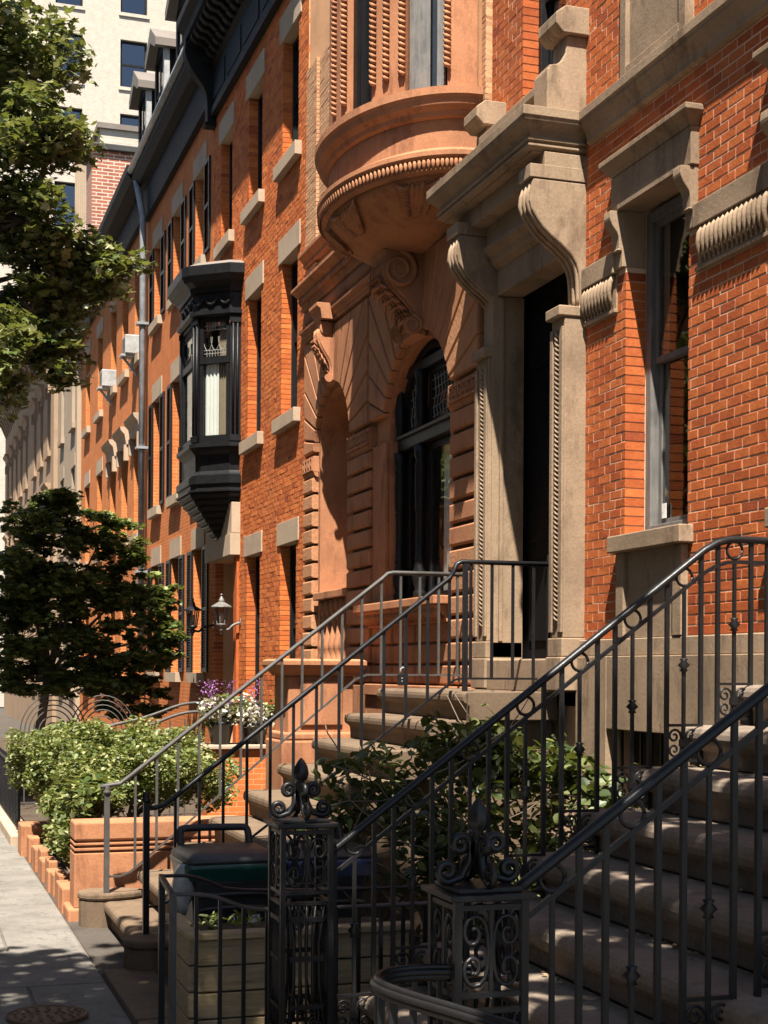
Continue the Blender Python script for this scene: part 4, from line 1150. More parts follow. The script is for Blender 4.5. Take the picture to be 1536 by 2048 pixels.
for t0, t1 in ((-76.5, -39.5), (-29.5, 29.5)):
    oa(osw([(-0.03, 7.255), (-0.03, 7.20), (-0.1, 7.20), (-0.1, 7.255)], t0, t1, 10).build('window_rail', 'black'))
    oa(osw([(-0.02, 6.68), (-0.02, 6.58), (-0.1, 6.58), (-0.1, 6.68)], t0, t1, 10).build('window_rail', 'black'))
    oa(osw([(-0.02, 5.52), (-0.02, 5.40), (-0.1, 5.40), (-0.1, 5.52)], t0, t1, 10).build('window_rail', 'black'))
    for a, b in ((t0, t0 + 4), (t1 - 4, t1)):
        oa(osw([(-0.03, 7.2), (-0.03, 5.5), (-0.09, 5.5), (-0.09, 7.2)], a, b, 3).build('window_stile', 'black'))
    oa(osw([(-0.06, 7.2), (-0.06, 6.68), (-0.066, 6.68), (-0.066, 7.2)], t0, t1, 10).build('leaded_pane', 'glass'))
    oa(osw([(-0.06, 6.58), (-0.06, 5.52), (-0.066, 5.52), (-0.066, 6.58)], t0, t1, 10).build('pane', 'glass'))
    lc = MB()
    def ep(t, z): return oplan(t, -0.054) + (z,)
    for k in range(1, 8):
        t = t0 + 4 + (t1 - t0 - 8) * k / 8
        lc.tube([ep(t, 6.69), ep(t, 6.78)], 0.006, 4); lc.tube([ep(t, 7.08), ep(t, 7.19)], 0.006, 4)
    for z in (6.78, 7.08, 6.73, 7.14):
        lc.tube([ep(t0 + 4 + (t1 - t0 - 8) * j / 8, z) for j in range(9)], 0.006, 4)
    for k in range(3):
        tc = t0 + 4 + (t1 - t0 - 8) * (k + 0.5) / 3; wt = (t1 - t0 - 8) / 5
        lc.tube([ep(tc + wt * math.cos(a), 6.98 + 0.20 * math.sin(a)) for a in [math.pi + math.pi * j / 10 for j in range(11)]], 0.005, 4)
    oa(lc.build('leading', 'lead'))
# lace curtain and brown drape inside the near light
for (ta, tb, o_, mt) in ((-62, -40, -0.10, 'curtain'), (-75, -62, -0.13, 'drape'), (-28, 28, -0.16, 'drape')):
    cm = MB(); rr = []
    for j in range(17):
        tt = R(ta + (tb - ta) * j / 16); oo = o_ + 0.012 * math.sin(j * 1.7)
        rr.append(oplan(ta + (tb - ta) * j / 16, oo))
    cm.loft([[(x, y, 5.5) for x, y in rr], [(x, y, 7.22 if mt == 'drape' else 6.6) for x, y in rr]], caps=False, closed=False)
    oa(cm.build('curtain', mt, smooth=True))
oa(osw([(0.06, 5.398), (0.06, 5.34), (-0.0, 5.30), (-0.06, 5.24), (-0.07, 5.0), (-0.03, 4.96), (0.02, 4.93), (0.02, 4.90), (-0.3, 4.90), (-0.3, 5.398)]).build('apron', 'black'))
oa(osw([(0.06, 4.898), (0.06, 4.80), (0.03, 4.78), (0.03, 4.72), (0.07, 4.71), (0.07, 4.68), (-0.3, 4.68), (-0.3, 4.898)]).build('base_moulding', 'black'))
for k in range(8):                                  # stepped corbel
    q = 1 - k / 9.0
    zt = 4.677 - k * 0.085
    def cp_(t, f):
        x, y = oplan(t, 0.03); return (D - (D - x) * f, OC + (y - OC) * f)
    f0, f1 = q ** 0.9, max(0.06, q ** 0.9 - 0.06)
    oa(MB().loft([[cp_(t, f) + (z,) for f, z in ((f0, zt), (f0, zt - 0.038), (f1, zt - 0.083), (f1 * 0.3, zt - 0.083), (f1 * 0.3, zt))] for t in OT]).build('corbel_step', 'black'))
oa(MB().prism('z', [(D, 21.7), (D, 22.9), (4.5, 22.7), (4.46, 22.2), (4.5, 21.9)], 5.4, 7.25).build('oriel_room', 'dark'))

# ================================================================== generic terrace house further along the row
def shutter(p, y0, y1, z0, z1, x=D - 0.035):
    s = MB().box(x, x + 0.035, y0, y0 + 0.05, z0, z1).box(x, x + 0.035, y1 - 0.05, y1, z0, z1)
    for za in (z0, (z0 + z1) / 2 - 0.03, z1 - 0.06):
        s.box(x + 0.001, x + 0.034, y0 + 0.05, y1 - 0.05, za, za + 0.06)
    sh = s.build('shutter', 'black', p)
    lv = MB(); z = z0 + 0.08
    while z < z1 - 0.08:
        lv.add([(x + 0.004, y0 + 0.05, z - 0.016), (x + 0.004, y1 - 0.05, z - 0.016), (x + 0.032, y1 - 0.05, z + 0.018), (x + 0.032, y0 + 0.05, z + 0.018)], [(0, 1, 2, 3)]); z += 0.045
    lo = lv.build('louvres', 'black', sh); lo['kind'] = 'stuff'

def terrace(label, y0, y1, ztop, wallm, stonem, floors, cols, ww, x=D, shutters=False, hood_floors=(), cornicem='cornice', cproj=0.45, group='row houses along the street'):
    h = thing('row_house', label, 'house', (x, (y0 + y1) / 2, 0), group)
    ops = [(c - ww / 2, c + ww / 2, a, b) for c in cols for a, b in floors]
    wall_boxes(MB(), x, x + 0.35, y0 + 0.004, y1, -0.1, ztop, ops).build('wall', wallm, h)
    box('interior', 'dark', h, x + 0.8, x + 4, y0, y1, 0, ztop)
    for c in cols:
        for fi, (a, b) in enumerate(floors):
            w = sash_window(h, c - ww / 2 + 0.004, c + ww / 2 - 0.004, a + 0.01, b - 0.006, x + 0.13, 'black')
            box('sill', stonem, h, x - 0.10, x + 0.15, c - ww / 2 - 0.14, c + ww / 2 + 0.14, a - 0.16, a + 0.008)
            if fi in hood_floors:
                moulding('hood', stonem, h, [(0, b + 0.38), (0.20, b + 0.38), (0.18, b + 0.30), (0.10, b + 0.22), (0.06, b + 0.0), (0, b + 0.0)], c - ww / 2 - 0.2, c + ww / 2 + 0.2, x=x)
                for s in (-1, 1):
                    yy = c + s * (ww / 2 + 0.1)
                    box('bracket', stonem, h, x - 0.10, x + 0.02, yy - 0.07, yy + 0.07, b - 0.35, b - 0.002)
            else:
                box('lintel', stonem, h, x - 0.02, x + 0.12, c - ww / 2 - 0.14, c + ww / 2 + 0.14, b - 0.004, b + 0.34)
            if shutters:
                for s in (-1, 1):
                    yy = c + s * (ww / 2 + ww * 0.27 + 0.02)
                    shutter(h, yy - ww * 0.25, yy + ww * 0.25, a + 0.02, b - 0.02)
    cn = moulding('cornice', cornicem, h, [(-0.02, ztop + 0.95), (cproj, ztop + 0.95), (cproj, ztop + 0.8), (cproj - 0.1, ztop + 0.65), (0.1, ztop + 0.62), (0.06, ztop + 0.05), (0.1, ztop - 0.02), (-0.02, ztop - 0.02)], y0, y1, x=x)
    return h, cn

hD, cnD = terrace('red brick house with black shutters, mansard roof and three dormers', 23.31, 29.95, 11.15, 'brickD', 'stoneC',
                  [(2.0, 4.1), (5.2, 7.35), (8.85, 10.4)], (24.45, 26.6, 28.75), 0.85, shutters=True, cproj=0.35)
MB().tube([(4.33, 23.4, 12.13), (4.33, 29.95, 12.13)], 0.075, 8).build('gutter', 'pipe', hD, smooth=True)
MB().prism('y', [(4.42, 12.10), (4.95, 14.3), (6.5, 14.6), (6.5, 12.1)], 23.35, 29.9).build('mansard_roof', 'slate', hD)
for i, yc in enumerate((25.0, 27.25, 29.3)):
    dm = bpy.data.objects.new('dormer', None); COL.objects.link(dm); dm.location = (4.5, yc, 12.2); dm.parent = hD
    dm.matrix_parent_inverse = hD.matrix_basis.inverted(); bpy.context.view_layer.update()
    def da(o):
        o.parent = dm; o.matrix_parent_inverse = dm.matrix_world.inverted(); return o
    da(MB().box(4.50, 5.9, yc - 0.44, yc + 0.44, 12.12, 13.42).build('dormer_body', 'cornice'))
    for s in (-1, 1):
        da(MB().box(4.46, 4.56, yc + s * 0.45 - 0.07, yc + s * 0.45 + 0.07, 12.1, 13.38).build('dormer_pilaster', 'white' if s < 0 else 'cornice'))  # near pilaster painted white to stand for sunlight on its side
    # gabled hood with stepped lower edge
    poly = [(yc - 0.62, 13.36), (yc - 0.62, 13.5), (yc, 13.9), (yc + 0.62, 13.5), (yc + 0.62, 13.36), (yc + 0.5, 13.36), (yc, 13.62), (yc - 0.5, 13.36)]
    da(MB().prism('x', poly, 4.28, 5.9).build('dormer_roof', 'tin'))
    da(MB().prism('x', [(yc - 0.5, 13.36), (yc + 0.5, 13.36), (yc, 13.66)], 4.45, 4.6).build('pediment', 'cornice'))
    da(MB().box(4.485, 4.5, yc - 0.36, yc + 0.36, 12.3, 13.2).build('pane', 'glass'))
    da(MB().box(4.475, 4.492, yc - 0.36, yc + 0.36, 12.72, 12.78).box(4.476, 4.493, yc - 0.03, yc + 0.03, 12.3, 13.2).build('sash', 'cornice'))
pp = MB().tube([(4.56, 29.8, 2.0), (4.56, 29.8, 11.2), (4.42, 29.8, 11.9)], 0.065, 10).build('drain_pipe', 'pipe', smooth=True)
tag(pp, 'pale grey drain pipe running down beside the shuttered brick house', 'pipe')
for z in (4.0, 6.5, 9.0):
    box('pipe_clip', 'pipe', pp, 4.44, 4.7, 29.7, 29.9, z, z + 0.05)

hE, cnE = terrace('orange brick house with bracketed window hoods and wall air conditioners', 29.96, 36.3, 11.3, 'brickE', 'stoneC',
                  [(1.6, 3.6), (4.9, 7.0), (8.65, 10.6)], (31.3, 33.2, 35.1), 0.95, hood_floors=(1,))
hE2, _ = terrace('farther orange brick house half hidden behind the plane tree', 36.31, 41.7, 11.2, 'brickE', 'stoneC',
                 [(1.6, 3.6), (4.9, 7.0), (8.5, 10.5)], (37.6, 40.2), 0.95)
hF, _ = terrace('narrow pale beige stuccoed house beyond the orange brick houses', 41.71, 47.0, 12.2, 'beige', 'beige',
                [(1.6, 3.8), (5.6, 7.8), (9.0, 11.0)], (42.6, 45.6), 0.8, x=D - 0.12, cornicem='beige')
hG, _ = terrace('brownstone house with heavy window hoods at far end of row', 47.01, 56.0, 13.2, 'brownst', 'brownst',
                [(1.6, 4.0), (5.2, 7.6), (9.0, 11.2)], (48.6, 51.2, 53.8), 1.1, x=D - 0.25, hood_floors=(1, 2), cornicem='brownst', cproj=0.9)
hH, _ = terrace('last brownstone house in the row before the cream tower', 56.01, 70.0, 13.2, 'brownst', 'brownst',
                [(1.6, 4.0), (5.2, 7.6), (9.0, 11.2)], (57.6, 60.2, 62.8, 65.4, 68.0), 1.1, x=D - 0.25, hood_floors=(1, 2), cornicem='brownst', cproj=0.9)
# long carved brackets under the far cornices
for h, y0, y1 in ((hG, 47.2, 55.8), (hH, 56.2, 69.8)):
    k = 0
    while y0 + k * 0.8 < y1:
        y = y0 + k * 0.8
        MB().prism('y', [(D - 0.24, 13.8), (D - 1.1, 13.8), (D - 1.05, 13.5), (D - 0.5, 13.0), (D - 0.24, 12.4)], y, y + 0.22).build('cornice_bracket', 'brownst', h); k += 1

# wall air conditioners on brackets
for (y, z, lab) in ((35.1, 8.67, 'white boxy air conditioner in the farther top window of orange house'), (31.3, 8.67, 'white boxy air conditioner on bracket beside the drain pipe')):
    ac = thing('air_conditioner', lab, 'air conditioner', (D - 0.2, y, z), 'window air conditioners')
    box('casing', 'white', ac, D - 0.30, D + 0.05, y - 0.22, y + 0.22, z + 0.02, z + 0.42, bevel=0.02)
    MB().bar((D - 0.34, y, z), (D - 0.02, y, z - 0.38), 0.05).box(D - 0.38, D, y - 0.18, y + 0.18, z - 0.03, z + 0.015).build('bracket', 'white', ac)
    gl = MB()
    for k in range(7):
        gl.box(D - 0.306, D - 0.298, y - 0.18, y + 0.18, z + 0.07 + k * 0.045, z + 0.09 + k * 0.045)
    gl.build('grille', 'lantern', ac)

# chimney stack and bulkhead on the roofs
ch = thing('chimney', 'square red brick chimney stack with pale mortar and dark cap', 'chimney', (5.8, 44, 12.5))
box('stack', 'brickchim', ch, 5.2, 6.6, 43.8, 45.2, 12.0, 17.3)
box('cap', 'slate', ch, 5.08, 6.72, 43.68, 45.3, 17.3, 17.5, bevel=0.03)
bh = thing('roof_bulkhead', 'small pale roof bulkhead standing behind the brick chimney', 'bulkhead', (6.5, 51, 14))
box('bulkhead_wall', 'brickwhite', bh, 6.2, 8.0, 50.0, 53.2, 13.3, 20.2)
MB().box(6.1, 8.1, 49.9, 53.3, 20.2, 20.38).build('bulkhead_roof', 'tin', bh)
box('vent', 'brownst', bh, 6.9, 7.15, 49.97, 50.0, 18.6, 19.1)
for k in range(6):
    MB().bar((5.75, 50.0 + k * 0.6, 17.0), (5.75, 50.0 + k * 0.6, 20.2), 0.09).build('rail_post', 'beige', bh)
MB().bar((5.75, 50.0, 20.2), (5.75, 53.2, 20.2), 0.1).build('top_rail', 'beige', bh)

# tall cream brick apartment tower closing the view
tw = thing('apartment_tower', 'tall cream brick apartment tower closing the far end of street', 'building', (10, 88, 0))
TY = 86.0
wins = []
for cx in (8.1, 11.8, 15.5):
    for k in range(12):
        wins.append((cx, 30.4 + 5.42 + 8.6 - 4.3 * k))
mbt = MB()
ys = []
opsT = [(c, c + 1.55, z, z + 2.75) for c, z in wins]
# wall with openings, facing the viewer (-y)
tmp = MB(); wall_boxes(tmp, 0, 0.5, -14, 30, -0.1, 52, opsT)
tmp.v = [(y, TY + x, z) for x, y, z in tmp.v]
tmp.build('wall', 'brickwhite', tw)
MB().box(-13.9, 29.9, TY + 0.9, TY + 14, 0, 51.8).build('interior', 'dark', tw)
for (c, c1, z, z1) in opsT:
    if z > 43 or z < -3: continue
    fr = MB().box(c, c1, TY + 0.2, TY + 0.32, z, z + 0.12).box(c, c1, TY + 0.2, TY + 0.32, z1 - 0.12, z1).box(c, c + 0.12, TY + 0.2, TY + 0.32, z + 0.12, z1 - 0.12).box(c1 - 0.12, c1, TY + 0.2, TY + 0.32, z + 0.12, z1 - 0.12).box(c + 0.12, c1 - 0.12, TY + 0.21, TY + 0.31, (z + z1) / 2 - 0.06, (z + z1) / 2 + 0.06).build('window', 'black', tw)
    box('pane', 'towerpane', fr, c + 0.12, c1 - 0.12, TY + 0.25, TY + 0.28, z + 0.12, z1 - 0.12)
    box('sill', 'brickwhite', tw, c - 0.1, c1 + 0.1, TY - 0.08, TY + 0.2, z - 0.2, z - 0.005)

# ================================================================== STOOP of house A
st = thing('stoop', 'tan sandstone stoop climbing to the dark portal door', 'stairs', (2.7, 11, 0), 'stoops')
NA = 9
def step_prof(x, xb, z, r, nose=0.03):
    return [(x, z - 0.04), (x + 0.006, z - 0.018), (x + 0.022, z - 0.004), (x + 0.05, z), (xb, z), (xb, z - r), (x + nose + 0.025, z - r), (x + nose + 0.02, z - 0.115), (x + nose, z - 0.095), (x + 0.008, z - 0.082), (x, z - 0.065)]
for k in range(NA):
    x, z = 3.87 - 0.292 * k, 1.905 - 0.2125 * k
    xb = 4.62 if k == 0 else x + 0.292 + 0.06
    MB().prism('y', step_prof(x, xb, z, 0.2125), 10.0 + 0.015 * (k % 2), 12.06 - 0.012 * (k % 3)).build('step', 'stepA', st, bevel=0.008)
prof = [(4.62, -0.1), (4.62, 1.69)]
for k in range(NA):
    x, z = 3.87 - 0.292 * k + 0.06, 1.905 - 0.2125 * k - 0.2135
    prof += [(x, z)] + ([(x, z - 0.0)] if False else [])
    prof += [(x, z)] if False else []
    if k < NA - 1: prof += [(x, z - 0.2125 + 0.0)]
prof += [(1.6, -0.1)]
MB().prism('y', [p for i, p in enumerate(prof) if i == 0 or p != prof[i - 1]], 10.10, 11.96).build('stoop_wall', 'stepA', st)
for (x, y, z, lab) in ((1.60, 10.02, 0.235, 0), (1.52, 12.0, 0.27, 1)):
    n = 16; pr = []
    for i in range(n):
        a = 2 * math.pi * i / n; pr.append((x + 0.27 * math.cos(a) * (1.25 if math.cos(a) > 0 else 0.62), y + 0.17 * math.sin(a)))
    MB().prism('z', pr, -0.05, z - 0.06).build('newel_block', 'stepA', st, bevel=0.01)
    MB().prism('z', [(x + (px - x) * 1.06, y + (py - y) * 1.08) for px, py in pr], z - 0.058, z).build('newel_block_cap', 'stepA', st, bevel=0.018)

def interp(pts, x):
    for (x0, z0), (x1, z1) in zip(pts, pts[1:]):
        if x0 <= x <= x1: return z0 + (z1 - z0) * (x - x0) / max(1e-6, x1 - x0)
    return pts[-1][1] if x > pts[-1][0] else pts[0][1]

def plain_rail(label, Y, top, low, post, mat, x0, x1, dx, post2=None):
    t = thing('stair_railing', label, 'railing', (post[0], Y, post[2]), 'stoop railings')
    MB().tube([(x, Y, z) for x, z in top], 0.023, 8, flat=0.8).build('handrail', mat, t, smooth=True)
    MB().tube([(x, Y, z) for x, z in low], 0.011, 4, math.pi / 4).build('lower_rail', mat, t)
    MB().bar((post[0], Y, post[2]), (post[0], Y, post[3]), 0.042).build('post', mat, t)
    MB().lathe([(0.034, -0.02), (0.034, 0.0), (0.02, 0.02), (0.028, 0.04), (0.004, 0.06)], (post[0], Y, post[3]), 10).build('post_cap', mat, t, smooth=True)
    if post2:
        for xx, za, zb in post2:
            MB().bar((xx, Y, za), (xx, Y, zb), 0.034).build('post', mat, t)
    x = x0
    while x < x1:
        MB().bar((x, Y, interp(low, x) - 0.005), (x, Y, interp(top, x)), 0.019).build('baluster', mat, t); x += dx
    return t
plain_rail('grey dusty iron railing on the far side of the portal stoop', 11.86, [(1.50, 1.115), (1.55, 1.125), (1.66, 1.14), (1.74, 1.20), (3.85, 2.83), (3.90, 2.875), (3.95, 2.885), (4.62, 2.885)],
           [(1.56, 0.40), (1.66, 0.40), (1.74, 0.43), (3.62, 1.98), (3.72, 2.02), (4.62, 2.02)], (1.555, 0, 0.26, 1.08), 'irongrey', 1.78, 4.6, 0.172)
plain_rail('black iron railing with level top on the near side of portal stoop', 10.15, [(1.62, 1.10), (1.66, 1.10), (1.73, 1.12), (3.82, 2.74), (3.85, 2.79), (3.87, 2.84), (3.91, 2.86), (4.64, 2.86)],
           [(1.62, 0.42), (1.70, 0.42), (1.80, 0.48), (3.86, 1.99), (3.92, 2.0), (4.64, 2.0)], (1.60, 0, 0.23, 1.16), 'iron', 1.80, 4.5, 0.168, [(3.94, 1.9, 2.85), (4.62, 1.9, 2.93)])
lk = thing('lock_box', 'small black key lock box hanging on stoop railing', 'lock box', (3.72, 11.80, 1.9))
box('lock_body', 'iron', lk, 3.98, 4.06, 11.78, 11.83, 1.93, 2.03, bevel=0.006)
MB().tube([(4.0, 11.80, 2.03), (4.0, 11.80, 2.07), (4.02, 11.80, 2.085), (4.04, 11.80, 2.07), (4.04, 11.80, 2.03)], 0.007, 6).build('shackle', 'pipe', lk, smooth=True)
for i in range(4):
    box('lock_key', 'print', lk, 4.002 + 0.022 * (i % 2), 4.008 + 0.022 * (i % 2), 11.776, 11.781, 1.965 + 0.025 * (i // 2), 1.972 + 0.025 * (i // 2))

# ================================================================== NEAR STOOP with ornate iron
sn = thing('stoop', 'shaded grey brownstone stoop rising at the lower right', 'stairs', (3, 5.5, 0), 'stoops')
XN = lambda k: 1.50 + 0.29 * k
ZN = lambda k: 0.10 + 0.21 * k
for k in range(10):
    x, z = XN(k), ZN(k)
    xb = x + 0.29 + 0.06 if k < 9 else 4.62
    prf = [(x, z - 0.06), (x + 0.004, z - 0.035), (x + 0.016, z - 0.014), (x + 0.036, z - 0.003), (x + 0.07, z), (xb, z), (xb, z - 0.21), (x + 0.06, z - 0.21), (x + 0.06, z - 0.125), (x + 0.03, z - 0.115), (x + 0.008, z - 0.09)]
    MB().prism('y', prf, 3.9, 6.78 - 0.01 * (k % 2)).build('step', 'stepN', sn, bevel=0.01)
pf = [(4.62, -0.1), (4.62, 1.77)]
for k in range(9, -1, -1):
    pf.append((XN(k) + 0.1, ZN(k) - 0.212)); 
    if k: pf.append((XN(k) + 0.1, ZN(k) - 0.42))
pf.append((1.6, -0.12))
MB().prism('y', pf, 3.95, 6.70).build('stoop_wall', 'stepN', sn)
rl_ = np.random.default_rng(5)
lp = []
for k in range(8):
    for i in range(46):
        y = 4.3 + 2.4 * rl_.random()
        if rl_.random() < 0.8 and 0.3 < math.sin(y * 3.1 + k) < 2: lp.append((XN(k + 1) + 0.03 - abs(rl_.normal()) * 0.05, y, ZN(k) + 0.012))
lt = leaves('leaf_litter', lp, 0.028, 'leaf_litter', None, 'oval', up=1.5, seed=4); tag(lt, 'dry brown leaf litter lying along the back of shaded steps', 'leaves')

def ornate_rail(label, Y, zf, x0, units, xend):
    t = thing('stair_railing', label, 'railing', (x0, Y, 0), 'stoop railings')
    n = 40
    xs = [x0 + (xend - x0) * i / n for i in range(n + 1)]
    MB().tube([(x, Y, zf(x)) for x in xs], 0.026, 8, flat=0.75).build('handrail', 'ironN', t, smooth=True)
    MB().tube([(x, Y, zf(x) - 0.115) for x in xs], 0.013, 4, math.pi / 4).build('second_rail', 'ironN', t)
    for u in range(units):
        xa = x0 + 0.06 + 0.29 * u
        kk = max(0, min(9, int((xa + 0.10 - 1.5) / 0.29)))
        zb = ZN(kk)
        for j in range(3):
            x = xa + 0.0967 * j
            if x > xend: continue
            zt = zf(x)
            if j == 1:
                MB().bar((x, Y, zb + 0.04), (x, Y, zt - 0.115), 0.016).build('baluster', 'ironN', t)
                zc = zb + 0.52
                MB().lathe([(0.010, -0.035), (0.022, -0.03), (0.014, -0.018), (0.032, 0.0), (0.014, 0.018), (0.022, 0.03), (0.010, 0.035)], (x, Y, zc), 10).build('collar', 'ironN', t, smooth=True)
                zr = zt - 0.055
                MB().tube([(x + 0.045 * math.cos(2 * math.pi * i / 18), Y, zr + 0.045 * math.sin(2 * math.pi * i / 18)) for i in range(19)], 0.008, 6).build('ring', 'ironN', t, smooth=True)
            else:
                MB().bar((x, Y, zb), (x, Y, zt - 0.01), 0.02).build('baluster', 'ironN', t)
        xl, xr, z0, z1 = xa, xa + 0.1934, zb + 0.035, zb + 0.215
        xm = (xl + xr) / 2
        pn = MB().box(xm - 0.02, xm + 0.02, Y - 0.012, Y + 0.012, (z0 + z1) / 2 - 0.018, (z0 + z1) / 2 + 0.018).build('scroll_clasp', 'ironN', t)
        for zz in (z0, z1):
            MB().bar((xl, Y, zz), (xr, Y, zz), 0.014).build('panel_bar', 'ironN', t)
        for s in (-1, 1):
            scroll(MB(), (xm + s * 0.012, Y, z0 + 0.012), (s, 0, 0), (0, 0, 1), 0.15, z1 - z0 - 0.024, 0.0065, 5).build('scroll', 'ironN', t, smooth=True)
    return t
def zfar(x):
    if x < 3.86: return 1.165 + (x - 1.86) * 0.748
    d = min(x - 3.86, 0.2)
    return 2.661 + 0.748 * d - 1.87 * d * d
def znear(x): return 1.315 + (x - 1.86) * 0.70 if x < 3.9 else 2.743
ornate_rail('ornate iron stair railing with rings crossing in front of brick wall', 6.64, zfar, 1.87, 9, 4.55)
ornate_rail('nearest ornate iron stair railing at the lower right corner', 4.42, znear, 1.87, 9, 4.55)

def iron_newel(label, cx, cy):
    t = thing('iron_newel', label, 'newel post', (cx, cy, 0), 'ornate iron newels')
    h = 0.113
    for sx in (-1, 1):
        for sy in (-1, 1):
            MB().bar((cx + sx * h, cy + sy * h, 0.0), (cx + sx * h, cy + sy * h, 1.33), 0.024).build('corner_bar', 'ironN', t)
    faces = (((0, -1), (1, 0)), ((0, 1), (1, 0)), ((-1, 0), (0, 1)), ((1, 0), (0, 1)))
    for (nx, ny), (ux, uy) in faces:
        ox, oy = cx + nx * h, cy + ny * h
        U = Vector((ux, uy, 0)); O = Vector((ox, oy, 0))
        for z in (0.06, 0.36, 0.40, 0.985, 1.035, 1.31):
            MB().bar(O - U * h + Vector((0, 0, z)), O + U * h + Vector((0, 0, z)), 0.017).build('cross_bar', 'ironN', t)
        for s in (-1, 1):
            scroll(MB(), O + U * (s * 0.008) + Vector((0, 0, 1.045)), U * s, (0, 0, 1), 0.185, 0.255, 0.0075, 5).build('scroll', 'ironN', t, smooth=True)
            scroll(MB(), O + U * (s * 0.008) + Vector((0, 0, 0.07)), U * s, (0, 0, 1), 0.185, 0.28, 0.0075, 5).build('scroll', 'ironN', t, smooth=True)
        for z0_, z1_ in ((1.04, 1.30), (0.06, 0.36)):
            MB().bar(O + Vector((0, 0, z0_)), O + Vector((0, 0, z1_)), 0.012).build('centre_bar', 'ironN', t)
        for j in (-2, -1, 0, 1, 2):
            u = j * 0.034
            MB().tube([O + U * (u * 1.3) + Vector((0, 0, 0.40)), O + U * (u * 0.9) + Vector((0, 0, 0.6)), O + U * u * 0.85 + Vector((0, 0, 0.8)), O + U * (u * 1.25) + Vector((0, 0, 0.985))], 0.0075, 5).build('lattice_bar', 'ironN', t, smooth=True)
        for z in (0.5, 0.72, 0.9):
            MB().box(ox - abs(ux) * 0.07 - 0.01, ox + abs(ux) * 0.07 + 0.01, oy - abs(uy) * 0.07 - 0.01, oy + abs(uy) * 0.07 + 0.01, z, z + 0.022).build('lattice_collar', 'ironN', t)
        scroll(MB(), O + U * 0.06 + Vector((0, 0, 0.42)), U * -1, (0, 0, 1), 0.10, 0.10, 0.006, 5).build('scroll', 'ironN', t, smooth=True)
        scroll(MB(), O - U * 0.06 + Vector((0, 0, 0.86)), U, (0, 0, 1), 0.10, 0.10, 0.006, 5).build('scroll', 'ironN', t, smooth=True)
    MB().box(cx - 0.145, cx + 0.145, cy - 0.145, cy + 0.145, 1.332, 1.352).box(cx - 0.11, cx + 0.11, cy - 0.11, cy + 0.11, 1.352, 1.368).build('top_plate', 'ironN', t, bevel=0.004)
    for i in range(4):
        a = math.pi / 2 * i; U = Vector((math.cos(a), math.sin(a), 0)); O = Vector((cx, cy, 0))
        pts = []
        for j in range(22):          # lower outward curl
            tt = j / 21; an = R(-100) + R(430) * tt; rr = 0.036 * (1 - 0.7 * tt)
            pts.append(O + U * (0.105 + rr * math.cos(an)) + Vector((0, 0, 1.412 + rr * math.sin(an))))
        stem = [O + U * 0.022 + Vector((0, 0, 1.50)), O + U * 0.03 + Vector((0, 0, 1.44)), O + U * 0.055 + Vector((0, 0, 1.39))]
        pts2 = []
        for j in range(20):          # upper curl
            tt = j / 19; an = R(180) - R(450) * tt; rr = 0.034 * (1 - 0.7 * tt)
            pts2.append(O + U * (0.06 + rr * math.cos(an)) + Vector((0, 0, 1.495 + rr * math.sin(an))))
        MB().tube(stem + pts, 0.013, 6).build('finial_scroll', 'ironN', t, smooth=True)
        MB().tube([O + U * 0.018 + Vector((0, 0, 1.43))] + pts2, 0.013, 6).build('finial_scroll', 'ironN', t, smooth=True)
    bud = MB(); n = 24
    rings = []
    for r, z in ((0.012, 1.40), (0.016, 1.50), (0.024, 1.52), (0.014, 1.535), (0.03, 1.548), (0.036, 1.575), (0.030, 1.605), (0.015, 1.632), (0.003, 1.645)):
        rings.append([(cx + r * (1 - 0.12 * (k % 3 == 0)) * math.cos(2 * math.pi * k / n), cy + r * (1 - 0.12 * (k % 3 == 0)) * math.sin(2 * math.pi * k / n), z) for k in range(n)])
    bud.loft(rings).build('finial_bud', 'ironN', t, smooth=True)
iron_newel('tall pierced iron newel with bud finial in front of the bins', 1.765, 6.64)
iron_newel('nearest pierced iron newel with bud finial, in deep shade', 1.765, 4.42)
# curved moulded gate rail at the bottom
cr = thing('gate_rail', 'curved moulded iron gate rail below the nearest newel', 'railing', (1.5, 4.2, 0))
cpts = [(1.72, 4.36, 1.10), (1.60, 4.40, 1.10), (1.50, 4.40, 1.10), (1.42, 4.36, 1.10), (1.375, 4.28, 1.10), (1.37, 4.18, 1.10), (1.40, 4.05, 1.10), (1.47, 3.85, 1.10), (1.55, 3.6, 1.10)]
def smooth_path(p, it=3):
    for _ in range(it):
        q = [p[0]]
        for a, b in zip(p, p[1:]):
            a, b = Vector(a), Vector(b)
            q += [tuple(a * 0.75 + b * 0.25), tuple(a * 0.25 + b * 0.75)]
        p = q + [p[-1]]
    return p
cp = smooth_path(cpts)
MB().tube(cp, 0.022, 8, flat=0.6).build('rail', 'ironN', cr, smooth=True)
MB().tube([(x, y, z + 0.014) for x, y, z in cp], 0.011, 6).build('rail_bead', 'ironN', cr, smooth=True)
MB().tube([(x, y, z - 0.016) for x, y, z in cp], 0.015, 6).build('rail_bed', 'ironN', cr, smooth=True)
for i in range(4, len(cp), 6):
    x, y, z = cp[i]
    MB().bar((x, y, 0.0), (x, y, z), 0.014).build('bar', 'ironN', cr)

